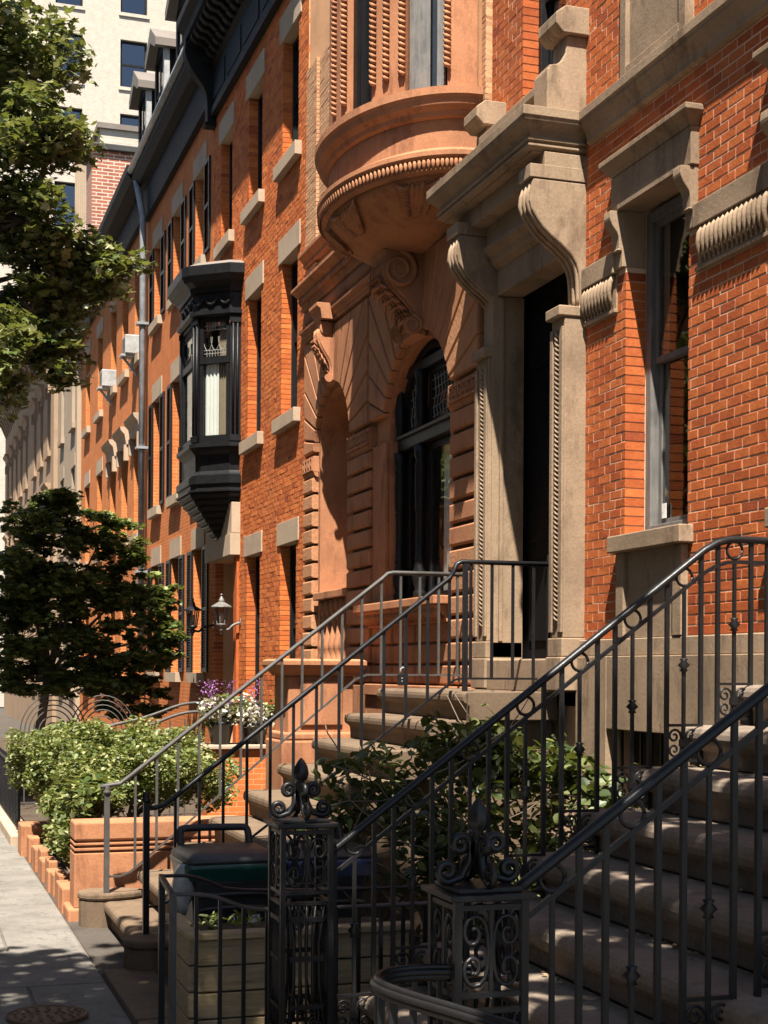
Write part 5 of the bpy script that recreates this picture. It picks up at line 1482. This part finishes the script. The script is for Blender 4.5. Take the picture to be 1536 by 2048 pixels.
# ================================================================== areaway: fence, planter box, bins
fe = thing('iron_fence', 'low black iron fence with swept top rail before wooden planter', 'fence', (1.3, 7.1, 0))
ft = smooth_path([(1.235, 7.1, 0.965), (1.36, 7.1, 0.962), (1.46, 7.1, 0.945), (1.60, 7.1, 0.885), (1.72, 7.1, 0.865), (2.66, 7.1, 0.865)], 2)
MB().tube(ft, 0.018, 6, flat=0.6).build('top_rail', 'irongrey', fe, smooth=True)
f2 = smooth_path([(1.245, 7.42, 1.01), (1.38, 7.42, 1.01), (1.48, 7.42, 0.98), (1.62, 7.42, 0.91), (2.9, 7.42, 0.90)], 2)
MB().tube(f2, 0.016, 6, flat=0.6).build('back_rail', 'iron', fe, smooth=True)
MB().bar((1.245, 7.1, 0.965), (1.245, 7.42, 1.01), 0.024).build('return_rail', 'iron', fe)
MB().bar((1.25, 7.1, -0.02), (1.25, 7.1, 0.97), 0.032).build('post', 'irongrey', fe)
MB().bar((1.25, 7.42, -0.02), (1.25, 7.42, 1.01), 0.03).build('post', 'iron', fe)
MB().bar((1.25, 7.1, 0.12), (2.66, 7.1, 0.12), 0.02).build('bottom_rail', 'iron', fe)
for i in range(11):
    x = 1.365 + i * 0.118
    MB().bar((x, 7.1, 0.0), (x, 7.1, interp([(p[0], p[2]) for p in ft], x)), 0.0185).build('bar', 'iron', fe)

pl = thing('planter_box', 'weathered wooden plank planter box behind the iron fence', 'planter', (2, 7.9, 0))
for k in range(5):
    z0 = -0.04 + k * 0.138
    box('plank', 'plank', pl, 1.45, 2.62, 7.56 + 0.004 * (k % 2), 7.60, z0 + 0.003, z0 + 0.133, bevel=0.006)
    box('plank', 'plank', pl, 1.42, 1.455 , 7.60, 8.2, z0 + 0.003, z0 + 0.133, bevel=0.006)
box('plank', 'plank', pl, 1.40, 2.64, 7.52, 7.62, 0.652, 0.69, bevel=0.008)
box('plank', 'plank', pl, 1.40, 1.49, 7.622, 8.22, 0.652, 0.69, bevel=0.008)
box('soil', 'soil', pl, 1.456, 2.62, 7.602, 8.2, 0.0, 0.62)
rg = np.random.default_rng(8)
sp = np.concatenate([rg.normal(size=(14, 3)) * (0.03, 0.03, 0.02) + (x, 7.7, 0.72) for x in (1.52, 1.60, 1.70, 1.78)])
o = leaves('seedlings', sp, 0.07, 'leaf_hedge', pl, 'narrow', up=0.1, seed=9, droop=-1.2)

def wheelie(label, x0, y0, bag, text=None):
    w, d, hh = 0.54, 0.58, 0.92
    t = thing('trash_bin', label, 'trash bin', (x0 + w / 2, y0 + d / 2, 0), 'wheeled trash bins')
    def rr(x0, x1, y0, y1, z, r=0.05):
        p = []
        for cx, cy, a0 in ((x1 - r, y1 - r, 0), (x0 + r, y1 - r, 90), (x0 + r, y0 + r, 180), (x1 - r, y0 + r, 270)):
            for j in range(4):
                a = R(a0 + 30 * j); p.append((cx + r * math.cos(a), cy + r * math.sin(a), z))
        return p
    x1, y1 = x0 + w, y0 + d
    MB().loft([rr(x0 + 0.06, x1 - 0.06, y0 + 0.08, y1 - 0.06, 0.06), rr(x0 + 0.05, x1 - 0.05, y0 + 0.07, y1 - 0.05, 0.3), rr(x0 + 0.02, x1 - 0.02, y0 + 0.02, y1 - 0.02, 0.80), rr(x0 + 0.02, x1 - 0.02, y0 + 0.02, y1 - 0.02, 0.86)]).build('body', 'bin', t, smooth=False)
    MB().loft([rr(x0 - 0.012, x1 + 0.012, y0 - 0.012, y1 + 0.012, 0.842), rr(x0 - 0.012, x1 + 0.012, y0 - 0.012, y1 + 0.012, 0.885)]).build('rim', 'bin', t)
    MB().loft([rr(x0 - 0.018, x1 + 0.018, y0 - 0.022, y1 + 0.02, 0.9), rr(x0 - 0.018, x1 + 0.018, y0 - 0.022, y1 + 0.02, 0.925), rr(x0 + 0.02, x1 - 0.02, y0 + 0.05, y1 - 0.02, 0.955), rr(x0 + 0.09, x1 - 0.09, y0 + 0.16, y1 - 0.06, 0.966)]).build('lid', 'binlid', t, smooth=True)
    MB().tube(smooth_path([(x0 + 0.05, y1 + 0.0, 0.92), (x0 + 0.05, y1 + 0.06, 1.04), (x0 + 0.08, y1 + 0.07, 1.05), (x1 - 0.08, y1 + 0.07, 1.05), (x1 - 0.05, y1 + 0.06, 1.04), (x1 - 0.05, y1, 0.92)], 2), 0.024, 8).build('handle', 'bin', t, smooth=True)
    for z in (0.62, 0.70):
        MB().tube(smooth_path([(x0 + 0.05, y0 + 0.035, z), (x0 + 0.12, y0 + 0.0, z + 0.02), (x1 - 0.12, y0 + 0.0, z + 0.02), (x1 - 0.05, y0 + 0.035, z)], 2), 0.016, 6).build('grip_rib', 'bin', t, smooth=True)
    MB().box(x0 + 0.06, x1 - 0.06, y0 + 0.02, y0 + 0.045, 0.775, 0.80).build('front_rib', 'binlid', t, bevel=0.005)
    for xx in (x0 + 0.02, x1 - 0.07):
        MB().lathe([(0.02, 0), (0.10, 0.0), (0.11, 0.01), (0.11, 0.04), (0.10, 0.05), (0.02, 0.05)], (0, 0, 0), 16).build('wheel', 'bin', t)
        wo = t.children[-1]; wo.matrix_parent_inverse = t.matrix_basis.inverted() @ Matrix.Translation((xx, y1 - 0.02, 0.11)) @ Matrix.Rotation(R(90), 4, 'Y')
    if bag:
        bm_ = MB(); rings = []
        rb_ = random.Random(3)
        for z, gr in ((0.80, 0.0), (0.86, 0.022), (0.895, 0.03), (0.902, 0.0)):
            rings.append([(p[0] + rb_.uniform(-0.008, 0.008) + (gr if p[0] > x0 + w / 2 else -gr), p[1] + rb_.uniform(-0.008, 0.008) + (gr if p[1] > y0 + d / 2 else -gr), p[2] + rb_.uniform(-0.008, 0.005)) for p in rr(x0 - 0.0, x1 + 0.0, y0, y1, z)])
        bm_.loft(rings, caps=False).build('bag_liner', bag, t, smooth=True)
        bm2 = MB(); rings = []
        for j in range(7):
            a = j / 6
            rings.append([(x0 - 0.03 + 0.06 * math.cos(2 * math.pi * k / 10) * (0.4 + 0.8 * math.sin(math.pi * a)) + rb_.uniform(-0.012, 0.012), y0 + 0.08 + 0.06 * math.sin(2 * math.pi * k / 10) + rb_.uniform(-0.012, 0.012), 0.90 - 0.30 * a) for k in range(10)])
        bm2.loft(rings).build('bag_tail', 'bag', t, smooth=True)
    if text:
        cu = bpy.data.curves.new('digits', 'FONT'); cu.body = text; cu.size = 0.062; cu.extrude = 0.001; cu.align_x = 'CENTER'
        tmp = bpy.data.objects.new('tmp', cu); COL.objects.link(tmp)
        dg = bpy.context.evaluated_depsgraph_get()
        me = bpy.data.meshes.new_from_object(tmp.evaluated_get(dg)); bpy.data.objects.remove(tmp)
        me.materials.clear(); me.materials.append(M['print'])
        to = link('house_number', me, t)
        to.matrix_parent_inverse = t.matrix_basis.inverted() @ Matrix.Translation((x0 + 0.30, y0 + 0.043, 0.535)) @ Matrix.Rotation(R(90), 4, 'X')
        box('number_label', 'print', t, x0 + 0.36, x0 + 0.43, y0 + 0.038, y0 + 0.05, 0.53, 0.585)
    return t
wheelie('dark grey wheeled bin with green liner and painted number 357', 1.62, 8.62, 'green', '357')
wheelie('second wheeled bin with blue liner half hidden behind the newel', 2.24, 8.66, 'bluebag')

# ================================================================== front garden of house B
gw = thing('garden_wall', 'smooth orange sandstone garden wall with three grooves beside stoop', 'wall', (2, 12.3, 0))
gx0, gx1, gy0, gy1 = 1.34, 2.75, 12.22, 12.55
box('wall_base', 'stoneB', gw, gx0 - 0.05, gx1, gy0 - 0.02, gy1 + 0.05, -0.05, 0.10, bevel=0.02)
box('wall_shaft', 'stoneB', gw, gx0, gx1, gy0, gy1, 0.10, 0.545, bevel=0.008)
box('groove', 'stoneB', gw, gx0 + 0.03, gx1, gy0 + 0.035, gy1, 0.545, 0.645)
box('band', 'stoneB', gw, gx0, gx1, gy0 + 0.002, gy1, 0.566, 0.588, bevel=0.004)
box('band', 'stoneB', gw, gx0, gx1, gy0 + 0.002, gy1, 0.610, 0.630, bevel=0.004)
box('wall_top', 'stoneB', gw, gx0, gx1, gy0, gy1, 0.648, 0.80, bevel=0.016)
b2 = MB().box(1.24, 1.9, 16.55, 17.0, -0.05, 0.34).build('garden_block', 'stoneB', bevel=0.015)
tag(b2, 'low orange sandstone block at far end of the planted bed', 'stone block')
ed = thing('bed_edging', 'row of low upright brown stones edging the planted bed', 'edging', (1.35, 14.5, 0))
yy = 12.62; re_ = random.Random(4)
while yy < 16.5:
    L = re_.uniform(0.24, 0.42)
    box('edging_stone', 'stoneB', ed, 1.30 + re_.uniform(-0.02, 0.02), 1.40, yy, yy + L - 0.03, -0.05, re_.uniform(0.17, 0.27), bevel=0.015); yy += L
sl = box('garden_soil', 'soil', None, 1.40, 4.55, 12.56, 17.2, -0.05, 0.16); sl['kind'] = 'structure'
# sandstone pedestal pier
pr_ = thing('garden_pier', 'tall panelled sandstone pier with moulded cap beside the stoop', 'pier', (4, 14.8, 0))
box('pier_base', 'stoneB', pr_, 3.60, 4.42, 14.3, 15.0, -0.05, 1.35, bevel=0.02)
box('pier_die', 'stoneB', pr_, 3.68, 4.36, 14.36, 14.94, 1.352, 2.0, bevel=0.01)
box('pier_moulding', 'stoneB', pr_, 3.62, 4.40, 14.31, 14.99, 1.35, 1.43, bevel=0.02)
box('pier_panel', 'stoneB', pr_, 3.80, 4.24, 14.335, 14.358, 1.50, 1.95, bevel=0.01)
MB().loft([[(3.66 - g_, 14.34 - g_, z), (4.38 + g_, 14.34 - g_, z), (4.38 + g_, 14.96 + g_, z), (3.66 - g_, 14.96 + g_, z)] for g_, z in ((0, 2.002), (0.02, 2.03), (0.07, 2.07), (0.09, 2.11), (0.09, 2.15), (0.05, 2.17))]).build('pier_cap', 'stoneB', pr_)

def clumps(blobs, per, rg, shrink=0.38):
    out = []
    for c, r in blobs:
        for i in range(per):
            d = rg.normal(size=3); d /= np.linalg.norm(d); d *= rg.random() ** 0.33
            out.append((np.array(c) + d * np.array(r) * 0.8, np.array(r) * shrink * rg.uniform(0.6, 1.2)))
    return out

def stems(name, base, tips, r0, mat, parent, rnd, kink=0.12):
    mb = MB()
    for tip in tips:
        b = Vector(base) if not isinstance(base, list) else Vector(rnd.choice(base)); t = Vector(tip)
        mid = b.lerp(t, 0.5) + Vector((rnd.uniform(-1, 1), rnd.uniform(-1, 1), rnd.uniform(-0.3, 0.6))) * kink * (t - b).length
        q = [b.lerp(mid, k / 3) * (1 - k / 6) + mid.lerp(t, k / 6) * (k / 6) if False else (b * (1 - k / 5) ** 2 + mid * 2 * (k / 5) * (1 - k / 5) + t * (k / 5) ** 2) for k in range(6)]
        mb.tube(q, [r0 * (1 - 0.8 * k / 5) for k in range(6)], 5)
    return mb.build(name, mat, parent, smooth=True)

# hedge
hg = thing('hedge', 'bright sunlit clipped leafy hedge filling the front garden', 'hedge', (2.2, 15.5, 0))
rg = np.random.default_rng(31)
hb = [((1.75, 14.2, 0.95), (0.42, 0.8, 0.42)), ((2.4, 14.6, 1.05), (0.6, 0.9, 0.42)), ((2.9, 15.2, 1.0), (0.5, 1.0, 0.45)), ((1.8, 15.8, 1.05), (0.5, 0.9, 0.45)), ((2.4, 16.2, 1.1), (0.6, 0.9, 0.42)), ((1.5, 16.6, 1.0), (0.35, 0.8, 0.42)), ((1.42, 17.6, 1.0), (0.34, 0.8, 0.42)), ((2.0, 17.3, 1.1), (0.55, 0.8, 0.4))]
pts = blob_pts(38000, clumps(hb, 26, rg, 0.34), rg, 0.45)
leaves('foliage', pts, 0.05, 'leaf_hedge', hg, 'oval', up=0.5, seed=32)
stems('stem', [(1.9, 14.5, 0.1), (2.5, 15.3, 0.1), (2.0, 16.2, 0.1)], [tuple(c) for c, r in hb] * 3, 0.03, 'bark', hg, random.Random(2))
# spilling shrub on the pavement edge
ss = thing('shrub', 'loose leafy shrub spilling over the stone edging onto pavement', 'shrub', (1.5, 13.6, 0))
sb = [((1.50, 13.1, 0.55), (0.20, 0.45, 0.35)), ((1.52, 14.0, 0.6), (0.28, 0.6, 0.4)), ((1.50, 15.2, 0.55), (0.25, 0.7, 0.35)), ((1.62, 13.0, 0.95), (0.28, 0.45, 0.16))]
leaves('foliage', blob_pts(3600, clumps(sb, 10, rg, 0.45), rg, 0.4), 0.065, 'leaf_hedge', ss, 'oval', up=0.4, seed=33)
leaves('lobed_leaves', blob_pts(170, clumps(sb[3:], 8, rg, 0.6), rg, 0.2), 0.16, 'leaf_hedge', ss, 'plane', up=1.2, seed=34)
stems('stem', (1.55, 13.8, 0.05), [tuple(c) for c, r in sb] * 3, 0.015, 'bark', ss, random.Random(5))

# climbing shrub between the two stoops
vs = thing('shrub', 'rambling shrub with pale leaves climbing beside the portal stoop', 'shrub', (3.3, 9.3, 0))
vb = [((2.55, 9.5, 0.75), (0.40, 0.35, 0.45)), ((3.0, 9.45, 1.25), (0.45, 0.35, 0.35)), ((3.55, 9.35, 1.55), (0.45, 0.4, 0.30)), ((4.05, 9.2, 1.45), (0.45, 0.4, 0.4)),
      ((3.3, 9.0, 0.85), (0.6, 0.4, 0.5)), ((4.2, 8.9, 0.95), (0.40, 0.45, 0.55)), ((4.4, 8.3, 0.95), (0.22, 0.4, 0.5)), ((2.5, 8.75, 0.45), (0.45, 0.3, 0.35)), ((3.9, 8.4, 0.55), (0.6, 0.5, 0.4))]
leaves('foliage', blob_pts(5200, clumps(vb, 9, rg, 0.5), rg, 0.25), 0.088, 'leaf_vine', vs, 'oval', up=0.35, seed=35, droop=0.7)
leaves('young_leaves', blob_pts(700, clumps(vb[1:4], 7, rg, 0.5), rg, 0.5), 0.10, 'leaf_hedge', vs, 'narrow', up=0.5, seed=36, droop=0.9)
stems('stem', [(2.7, 9.4, 0.0), (3.3, 9.2, 0.0), (4.1, 8.9, 0.0)], [tuple(np.array(c) + rg.normal(size=3) * 0.22) for c, r in vb for _ in range(6)], 0.014, 'bark', vs, random.Random(6), 0.3)
ws = MB()
rv_ = random.Random(9)
for i in range(26):
    a = Vector((rv_.uniform(2.4, 4.3), rv_.uniform(8.4, 9.7), rv_.uniform(0.6, 1.7))); p = [a]
    d = Vector((rv_.uniform(-1, 1), rv_.uniform(-0.5, 0.5), rv_.uniform(-0.3, 0.7)))
    for j in range(6):
        d = (d + Vector((rv_.uniform(-1, 1), rv_.uniform(-0.6, 0.6), rv_.uniform(-0.9, 0.4))) * 0.5).normalized(); p.append(p[-1] + d * 0.11)
    ws.tube(p, [0.006, 0.0055, 0.005, 0.0045, 0.004, 0.003, 0.002], 4)
ws.build('tendril', 'bark', vs, smooth=True)

# flower pots on a brick pier
bp_ = thing('brick_pier', 'low brick pier carrying the flower pots beside orange house', 'pier', (3.7, 17.3, 0))
box('pier_shaft', 'brickD', bp_, 3.40, 4.3, 17.05, 17.6, -0.05, 1.12)
box('pier_coping', 'stoneC', bp_, 3.36, 4.34, 17.0, 17.65, 1.122, 1.17, bevel=0.01)
for i, (x, lab) in enumerate(((3.60, 'left black pot of white flowers and purple salvia spikes on brick pier'), (4.02, 'right black pot of pale flowers on the brick pier by stone pier'))):
    fp = thing('flower_pot', lab, 'flower pot', (x, 17.25, 1.17), 'flower pots')
    MB().lathe([(0.11, 1.172), (0.16, 1.40), (0.175, 1.41), (0.175, 1.44), (0.15, 1.44), (0.14, 1.40)], (x, 17.28, 0), 16).build('pot', 'iron', fp, smooth=True)
    cb_ = [((x, 17.25, 1.55), (0.30, 0.26, 0.20))]
    leaves('foliage', blob_pts(420, clumps(cb_, 6, rg, 0.6), rg, 0.2), 0.07, 'leaf_hedge', fp, 'oval', up=0.4, seed=40 + i)
    leaves('blossoms', blob_pts(520, clumps(cb_, 8, rg, 0.6), rg, 0.6), 0.045, 'flower_white', fp, 'plane', up=0.3, seed=50 + i)
    spk = []
    for k in range(7 if i == 0 else 3):
        bx, by = x + rg.normal() * 0.14 - 0.05, 17.25 + rg.normal() * 0.1
        for j in range(38):
            spk.append((bx + rg.normal() * 0.014 + j * 0.0015 * rg.normal(), by + rg.normal() * 0.014, 1.62 + j * 0.0085))
    leaves('salvia_spikes', spk, 0.032, 'flower_purple', fp, 'tiny', up=0.2, seed=60 + i)

# ironwork further along
of = thing('ornate_railing', 'grey wrought iron railing of concentric arches beyond the hedge', 'railing', (2.6, 21.5, 0))
om = MB()
for cx in (2.05, 2.75):
    for r in (0.46, 0.40, 0.34, 0.28, 0.2, 0.12):
        om.tube([(cx + r * math.cos(math.pi * i / 16) * 1.0, 21.5, 1.15 + r * math.sin(math.pi * i / 16) * 1.15) for i in range(17)], 0.010, 5)
    for i in range(5):
        om.bar((cx - 0.4 + 0.2 * i, 21.5, 0.1), (cx - 0.4 + 0.2 * i, 21.5, 1.15), 0.018)
om.build('arches', 'irongrey', of)
for zz in (1.15, 0.15):
    MB().bar((1.5, 21.5, zz), (3.4, 21.5, zz), 0.025).build('rail', 'irongrey', of)
sw2 = thing('swept_railing', 'pale swept handrails curving down before the orange entry', 'railing', (3.2, 20.5, 0))
for k, dz in enumerate((0.0, -0.12)):
    MB().tube(smooth_path([(2.55, 19.6, 1.30 + dz), (3.1, 19.6, 1.42 + dz), (3.6, 19.6, 1.62 + dz), (3.95, 19.6, 1.6 + dz), (4.15, 19.6, 1.3 + dz)], 2), 0.022, 6).build('handrail', 'irongrey', sw2, smooth=True)
for i in range(8):
    x = 2.6 + i * 0.2
    MB().bar((x, 19.6, 0), (x, 19.6, 1.25 + 0.03 * i), 0.018).build('bar', 'irongrey', sw2)
bf = thing('iron_fence', 'low dark iron fence at the pavement edge beyond the hedge', 'fence', (1.3, 20, 0))
for i in range(16):
    y = 18.2 + i * 0.26
    MB().bar((1.34, y, 0), (1.34, y, 0.92), 0.03).build('bar', 'iron', bf)
for zz in (0.86, 0.12):
    MB().bar((1.34, 18.1, zz), (1.34, 22.2, zz), 0.04).build('rail', 'iron', bf)
box('kerb_stone', 'stoneC', bf, 1.2, 1.5, 17.6, 22.4, -0.05, 0.12, bevel=0.015)
gs = box('garden_soil', 'soil', None, 1.5, 4.6, 18.0, 44, -0.05, 0.06); gs['kind'] = 'structure'

# lanterns at the entry of house C
def lantern(label, x, y, z, mat, wallx):
    t = thing('wall_lantern', label, 'lantern', (x, y, z), 'wall lanterns')
    MB().lathe([(0.005, 0.34), (0.022, 0.325), (0.012, 0.30), (0.03, 0.27), (0.045, 0.235), (0.04, 0.22), (0.15, 0.155), (0.155, 0.14), (0.10, 0.14)], (x, y, z), 12).build('lantern_roof', mat, t, smooth=False)
    c = MB()
    for k in range(6):
        a = math.pi / 3 * k
        c.bar((x + 0.10 * math.cos(a), y + 0.10 * math.sin(a), z + 0.14), (x + 0.065 * math.cos(a), y + 0.065 * math.sin(a), z - 0.10), 0.016)
    c.build('cage', mat, t)
    MB().lathe([(0.092, 0.138), (0.06, -0.098)], (x, y, z), 6).build('lantern_glass', 'glass', t)
    MB().lathe([(0.03, 0.07), (0.035, 0.02), (0.025, -0.08)], (x, y, z), 8).build('bulb', 'white', t, smooth=True)
    MB().lathe([(0.075, -0.10), (0.075, -0.12), (0.03, -0.15), (0.045, -0.18), (0.035, -0.21), (0.012, -0.225), (0.02, -0.245), (0.003, -0.265)], (x, y, z), 12).build('base', mat, t, smooth=True)
    MB().tube(smooth_path([(x, y, z - 0.16), (x + 0.10, y, z - 0.20), (x + 0.16, y, z - 0.12), (wallx, y, z - 0.08)], 2), 0.02, 6).build('bracket', mat, t, smooth=True)
    MB().lathe([(0.06, 0), (0.06, 0.01)], (0, 0, 0), 12).build('wall_plate', mat, t)
    t.children[-1].matrix_parent_inverse = t.matrix_basis.inverted() @ Matrix.Translation((wallx - 0.006, y, z - 0.08)) @ Matrix.Rotation(R(90), 4, 'Y')
lantern('pale sunlit wall lantern on bracket at corner of orange house', 4.42, 21.20, 2.83, 'lantern', D - 0.004)  # paler metal here puts the sunlight into the colour
lantern('dark wall lantern in shade, far side of the recessed entry', 4.36, 23.12, 2.85, 'iron', D - 0.004)  # black iron instead of pale metal puts the shade into the colour

# pavement lid
mh = thing('coal_hole_cover', 'round rusty cast iron cover set in the pavement', 'cover', (0.82, 8.85, 0))
MB().lathe([(0.235, -0.01), (0.235, 0.016), (0.225, 0.022), (0.01, 0.024)], (0.82, 8.85, 0), 32).build('plate', 'manhole', mh)
nb = MB()
for r in (0.05, 0.095, 0.14, 0.185):
    n = int(r * 95)
    for i in range(n):
        a = 2 * math.pi * i / n
        nb.box(0.82 + r * math.cos(a) - 0.010, 0.82 + r * math.cos(a) + 0.010, 8.85 + r * math.sin(a) - 0.010, 8.85 + r * math.sin(a) + 0.010, 0.018, 0.034)
nb_o = nb.build('studs', 'manhole', mh); nb_o['kind'] = 'stuff'
MB().tube([(0.82 + 0.228 * math.cos(2 * math.pi * i / 40), 8.85 + 0.228 * math.sin(2 * math.pi * i / 40), 0.02) for i in range(41)], 0.010, 5).build('rim', 'manhole', mh)

# ================================================================== trees
def tree(label, base, trunk_top, r0, blobs, per, n, size, mat, shape, seed, keep=None, shrink=0.4, name='street_tree', up=0.6, hollow=0.3, droop=0.3, flat=1.0):
    t = thing(name, label, 'tree', base, 'street trees')
    rnd = random.Random(seed); rg = np.random.default_rng(seed)
    b = Vector(base); tp = Vector(trunk_top)
    q = [b.lerp(tp, k / 6) + Vector((rnd.uniform(-1, 1), rnd.uniform(-1, 1), 0)) * r0 * 0.4 * (k > 0) for k in range(7)]
    MB().tube(q, [r0 * (1.25 if k == 0 else 1 - 0.4 * k / 6) for k in range(7)], 10).build('trunk', 'bark', t, smooth=True)
    sub = [(c, r * np.array((1, 1, flat))) for c, r in clumps(blobs, per, rg, shrink)]
    if keep: sub = [s for s in sub if keep(s[0])]
    p = blob_pts(n, sub, rg, hollow)
    if keep: p = np.array([x for x in p if keep(x)])
    leaves('crown', p, size, mat, t, shape, up=up, seed=seed + 1, droop=droop)
    lm = MB()
    for c, r in blobs:
        c = Vector(c); mid = tp.lerp(c, 0.5) + Vector((0, 0, 0.3))
        pts = [tp * (1 - k / 6) ** 2 + mid * 2 * (k / 6) * (1 - k / 6) + c * (k / 6) ** 2 for k in range(7)]
        if not keep or all(keep(x) for x in pts): lm.tube(pts, [r0 * 0.45 * (1 - 0.8 * k / 6) for k in range(7)], 6)
    for (c, r) in sub[::2]:
        c = Vector(c); best = min(blobs, key=lambda b_: (Vector(b_[0]) - c).length); o = Vector(best[0])
        lm.tube([o, o.lerp(c, 0.5) + Vector((rnd.uniform(-.1, .1), rnd.uniform(-.1, .1), 0.08)), c], [r0 * 0.09, r0 * 0.06, r0 * 0.02], 4)
    lm.build('limbs', 'bark', t, smooth=True)
    return t
tree('tall plane tree at the kerb, its lobed leaves filling upper left', (-1.7, 20.5, -0.1), (-1.3, 20.4, 6.0), 0.22,
     [((1.3, 20.2, 10.6), (1.15, 1.2, 1.1)), ((1.6, 20.0, 9.2), (1.0, 1.0, 0.8)), ((0.7, 19.8, 8.4), (1.2, 1.2, 0.9)), ((1.5, 20.0, 8.0), (0.8, 0.9, 0.7)), ((1.9, 20.5, 7.5), (1.0, 1.1, 0.6)), ((2.65, 20.3, 7.45), (0.65, 0.7, 0.55)),
      ((1.6, 20.0, 6.8), (1.0, 1.0, 0.5)), ((1.3, 19.8, 6.1), (0.45, 0.8, 0.7)), ((1.9, 20.2, 6.1), (0.5, 0.5, 0.35)), ((2.0, 20.1, 6.35), (0.55, 0.5, 0.2)), ((-0.8, 20.5, 8.6), (1.6, 2.2, 1.8)), ((-2.2, 20.5, 9.2), (1.9, 2.4, 2.0)), ((-1.0, 20.5, 11.2), (1.8, 2.2, 1.2))],
     20, 42000, 0.125, 'leaf_plane', 'plane', 71, shrink=0.36)
# overhead street tree beside the viewer: it throws the dappled shade on the stoop and pavement
def above_frame(p):
    zc = p[0] * math.sin(YAW) + p[1] * math.cos(YAW)
    return p[2] > CAM_H + 0.462 * max(zc, 0) + 0.30 or p[0] < 0.061 * p[1] - 0.45
tree('overhanging plane tree near the viewer that dapples the stoop with shade', (-1.7, 2.6, -0.1), (-1.5, 2.8, 5.2), 0.24,
     [((0.3, 4.6, 6.7), (1.9, 2.3, 1.2)), ((1.5, 3.6, 6.8), (1.3, 2.0, 1.1)), ((-0.6, 6.3, 7.4), (1.6, 1.6, 1.2)), ((0.8, 6.2, 7.6), (1.4, 1.5, 0.9)), ((1.2, 1.8, 6.2), (1.6, 1.6, 1.2)), ((2.3, 3.0, 7.1), (1.0, 1.7, 0.9)), ((2.1, 1.8, 8.0), (1.2, 1.5, 1.0)), ((1.8, 5.9, 8.3), (1.2, 1.4, 0.9)), ((0.1, 6.9, 7.3), (1.2, 1.1, 0.8)), ((-1.8, 3.6, 7.6), (2.0, 2.6, 1.8))],
     18, 8200, 0.18, 'leaf_plane', 'plane', 81, keep=above_frame, shrink=0.36, hollow=0.25)
# dark layered maple in the far front gardens
rgm = np.random.default_rng(90)
mbl = [((2.1, 24, 4.45), (0.9, 1.0, 0.6)), ((3.0, 24, 4.1), (0.95, 1.0, 0.65)), ((1.8, 24, 3.6), (1.0, 1.1, 0.7)), ((3.5, 24, 3.3), (0.95, 1.1, 0.65)), ((2.5, 24, 3.1), (1.3, 1.3, 0.8)),
       ((3.9, 23.8, 2.5), (0.65, 0.9, 0.55)), ((1.8, 24, 2.5), (1.0, 1.1, 0.7)), ((2.9, 24, 2.1), (1.2, 1.1, 0.7)), ((3.6, 23.9, 1.6), (0.7, 0.8, 0.5)), ((2.0, 23.9, 1.85), (0.8, 0.9, 0.35))]
tree('dark dense maple with layered foliage before the shuttered house', (1.85, 24.0, 0), (2.2, 24.0, 1.9), 0.10, mbl, 50, 30000, 0.105, 'leaf_maple', 'plane', 91, shrink=0.24, name='maple_tree', up=0.8, hollow=0.0, flat=0.6)

# ================================================================== the other side of the street (seen only in reflections; it shades the sky)
op = thing('opposite_terrace', 'terrace of brown brick houses across the street, outside the view', 'building', (-17, 20, 0))
OX = -16.5
rr5 = random.Random(77)
yy = -24.0
while yy < 74:
    w = rr5.uniform(6.0, 7.0); hgt = rr5.uniform(15.0, 17.5)
    tmp = MB()
    ops5 = [(c, c + 1.0, z, z + 2.0) for c in (yy + 0.8, yy + 2.8, yy + 4.6) for z in (1.4, 4.9, 8.4, 11.2)]
    wall_boxes(tmp, OX - 0.4, OX, yy, yy + w, -0.1, hgt, ops5)
    tmp.build('facade', rr5.choice(['brickD', 'brownst', 'brickE']), op)
    MB().box(OX - 8, OX - 0.35, yy, yy + w, -0.1, hgt).build('house_body', 'slate', op)
    moulding('cornice', 'cornice', op, [(0, hgt + 0.3), (-0.5, hgt + 0.3), (-0.5, hgt), (-0.2, hgt - 0.5), (0, hgt - 0.5)], yy, yy + w, x=OX)
    for o5 in ops5:
        MB().box(OX - 0.3, OX - 0.25, o5[0], o5[1], o5[2], o5[3]).build('pane', 'towerpane', op)
    yy += w

def off_left(p):
    return p[0] < 0.061 * p[1] - 0.35 or above_frame(p)
tree('unseen plane tree added to shade the pavement, outside the left edge', (-2.2, 11.0, -0.1), (-2.2, 11.0, 5.4), 0.22,
     [((-2.5, 10.4, 7.0), (1.5, 2.0, 1.2)), ((-3.6, 11.6, 7.6), (1.8, 2.2, 1.5)), ((-2.0, 12.6, 7.6), (1.0, 1.6, 1.1)), ((-3.6, 9.6, 7.2), (1.8, 2.2, 1.4)), ((-2.3, 7.6, 7.4), (1.5, 1.6, 1.2))],
     15, 8000, 0.18, 'leaf_plane', 'plane', 101, keep=off_left, shrink=0.36)  # unseen tree, added to shade the pavement and cut bounced light

# plane trees lining the far kerb: their canopy shades the roadway
for k in range(7):
    y = -8.0 + k * 9.0
    tree('plane tree lining the far kerb across the street, beyond the picture', (-11.5, y, -0.1), (-11.2, y, 5.2), 0.24,
         [((-9.0, y, 8.2), (2.4, 2.8, 1.6)), ((-12.0, y + 1, 9.2), (2.6, 3.0, 2.0)), ((-10.5, y - 2.5, 9.0), (2.4, 2.4, 1.7)), ((-7.2, y + 1.5, 8.8), (1.7, 2.4, 1.2)), ((-9.8, y + 3.4, 8.8), (2.2, 2.2, 1.5))],
         12, 4200, 0.30, 'leaf_plane', 'plane', 200 + k, shrink=0.4)
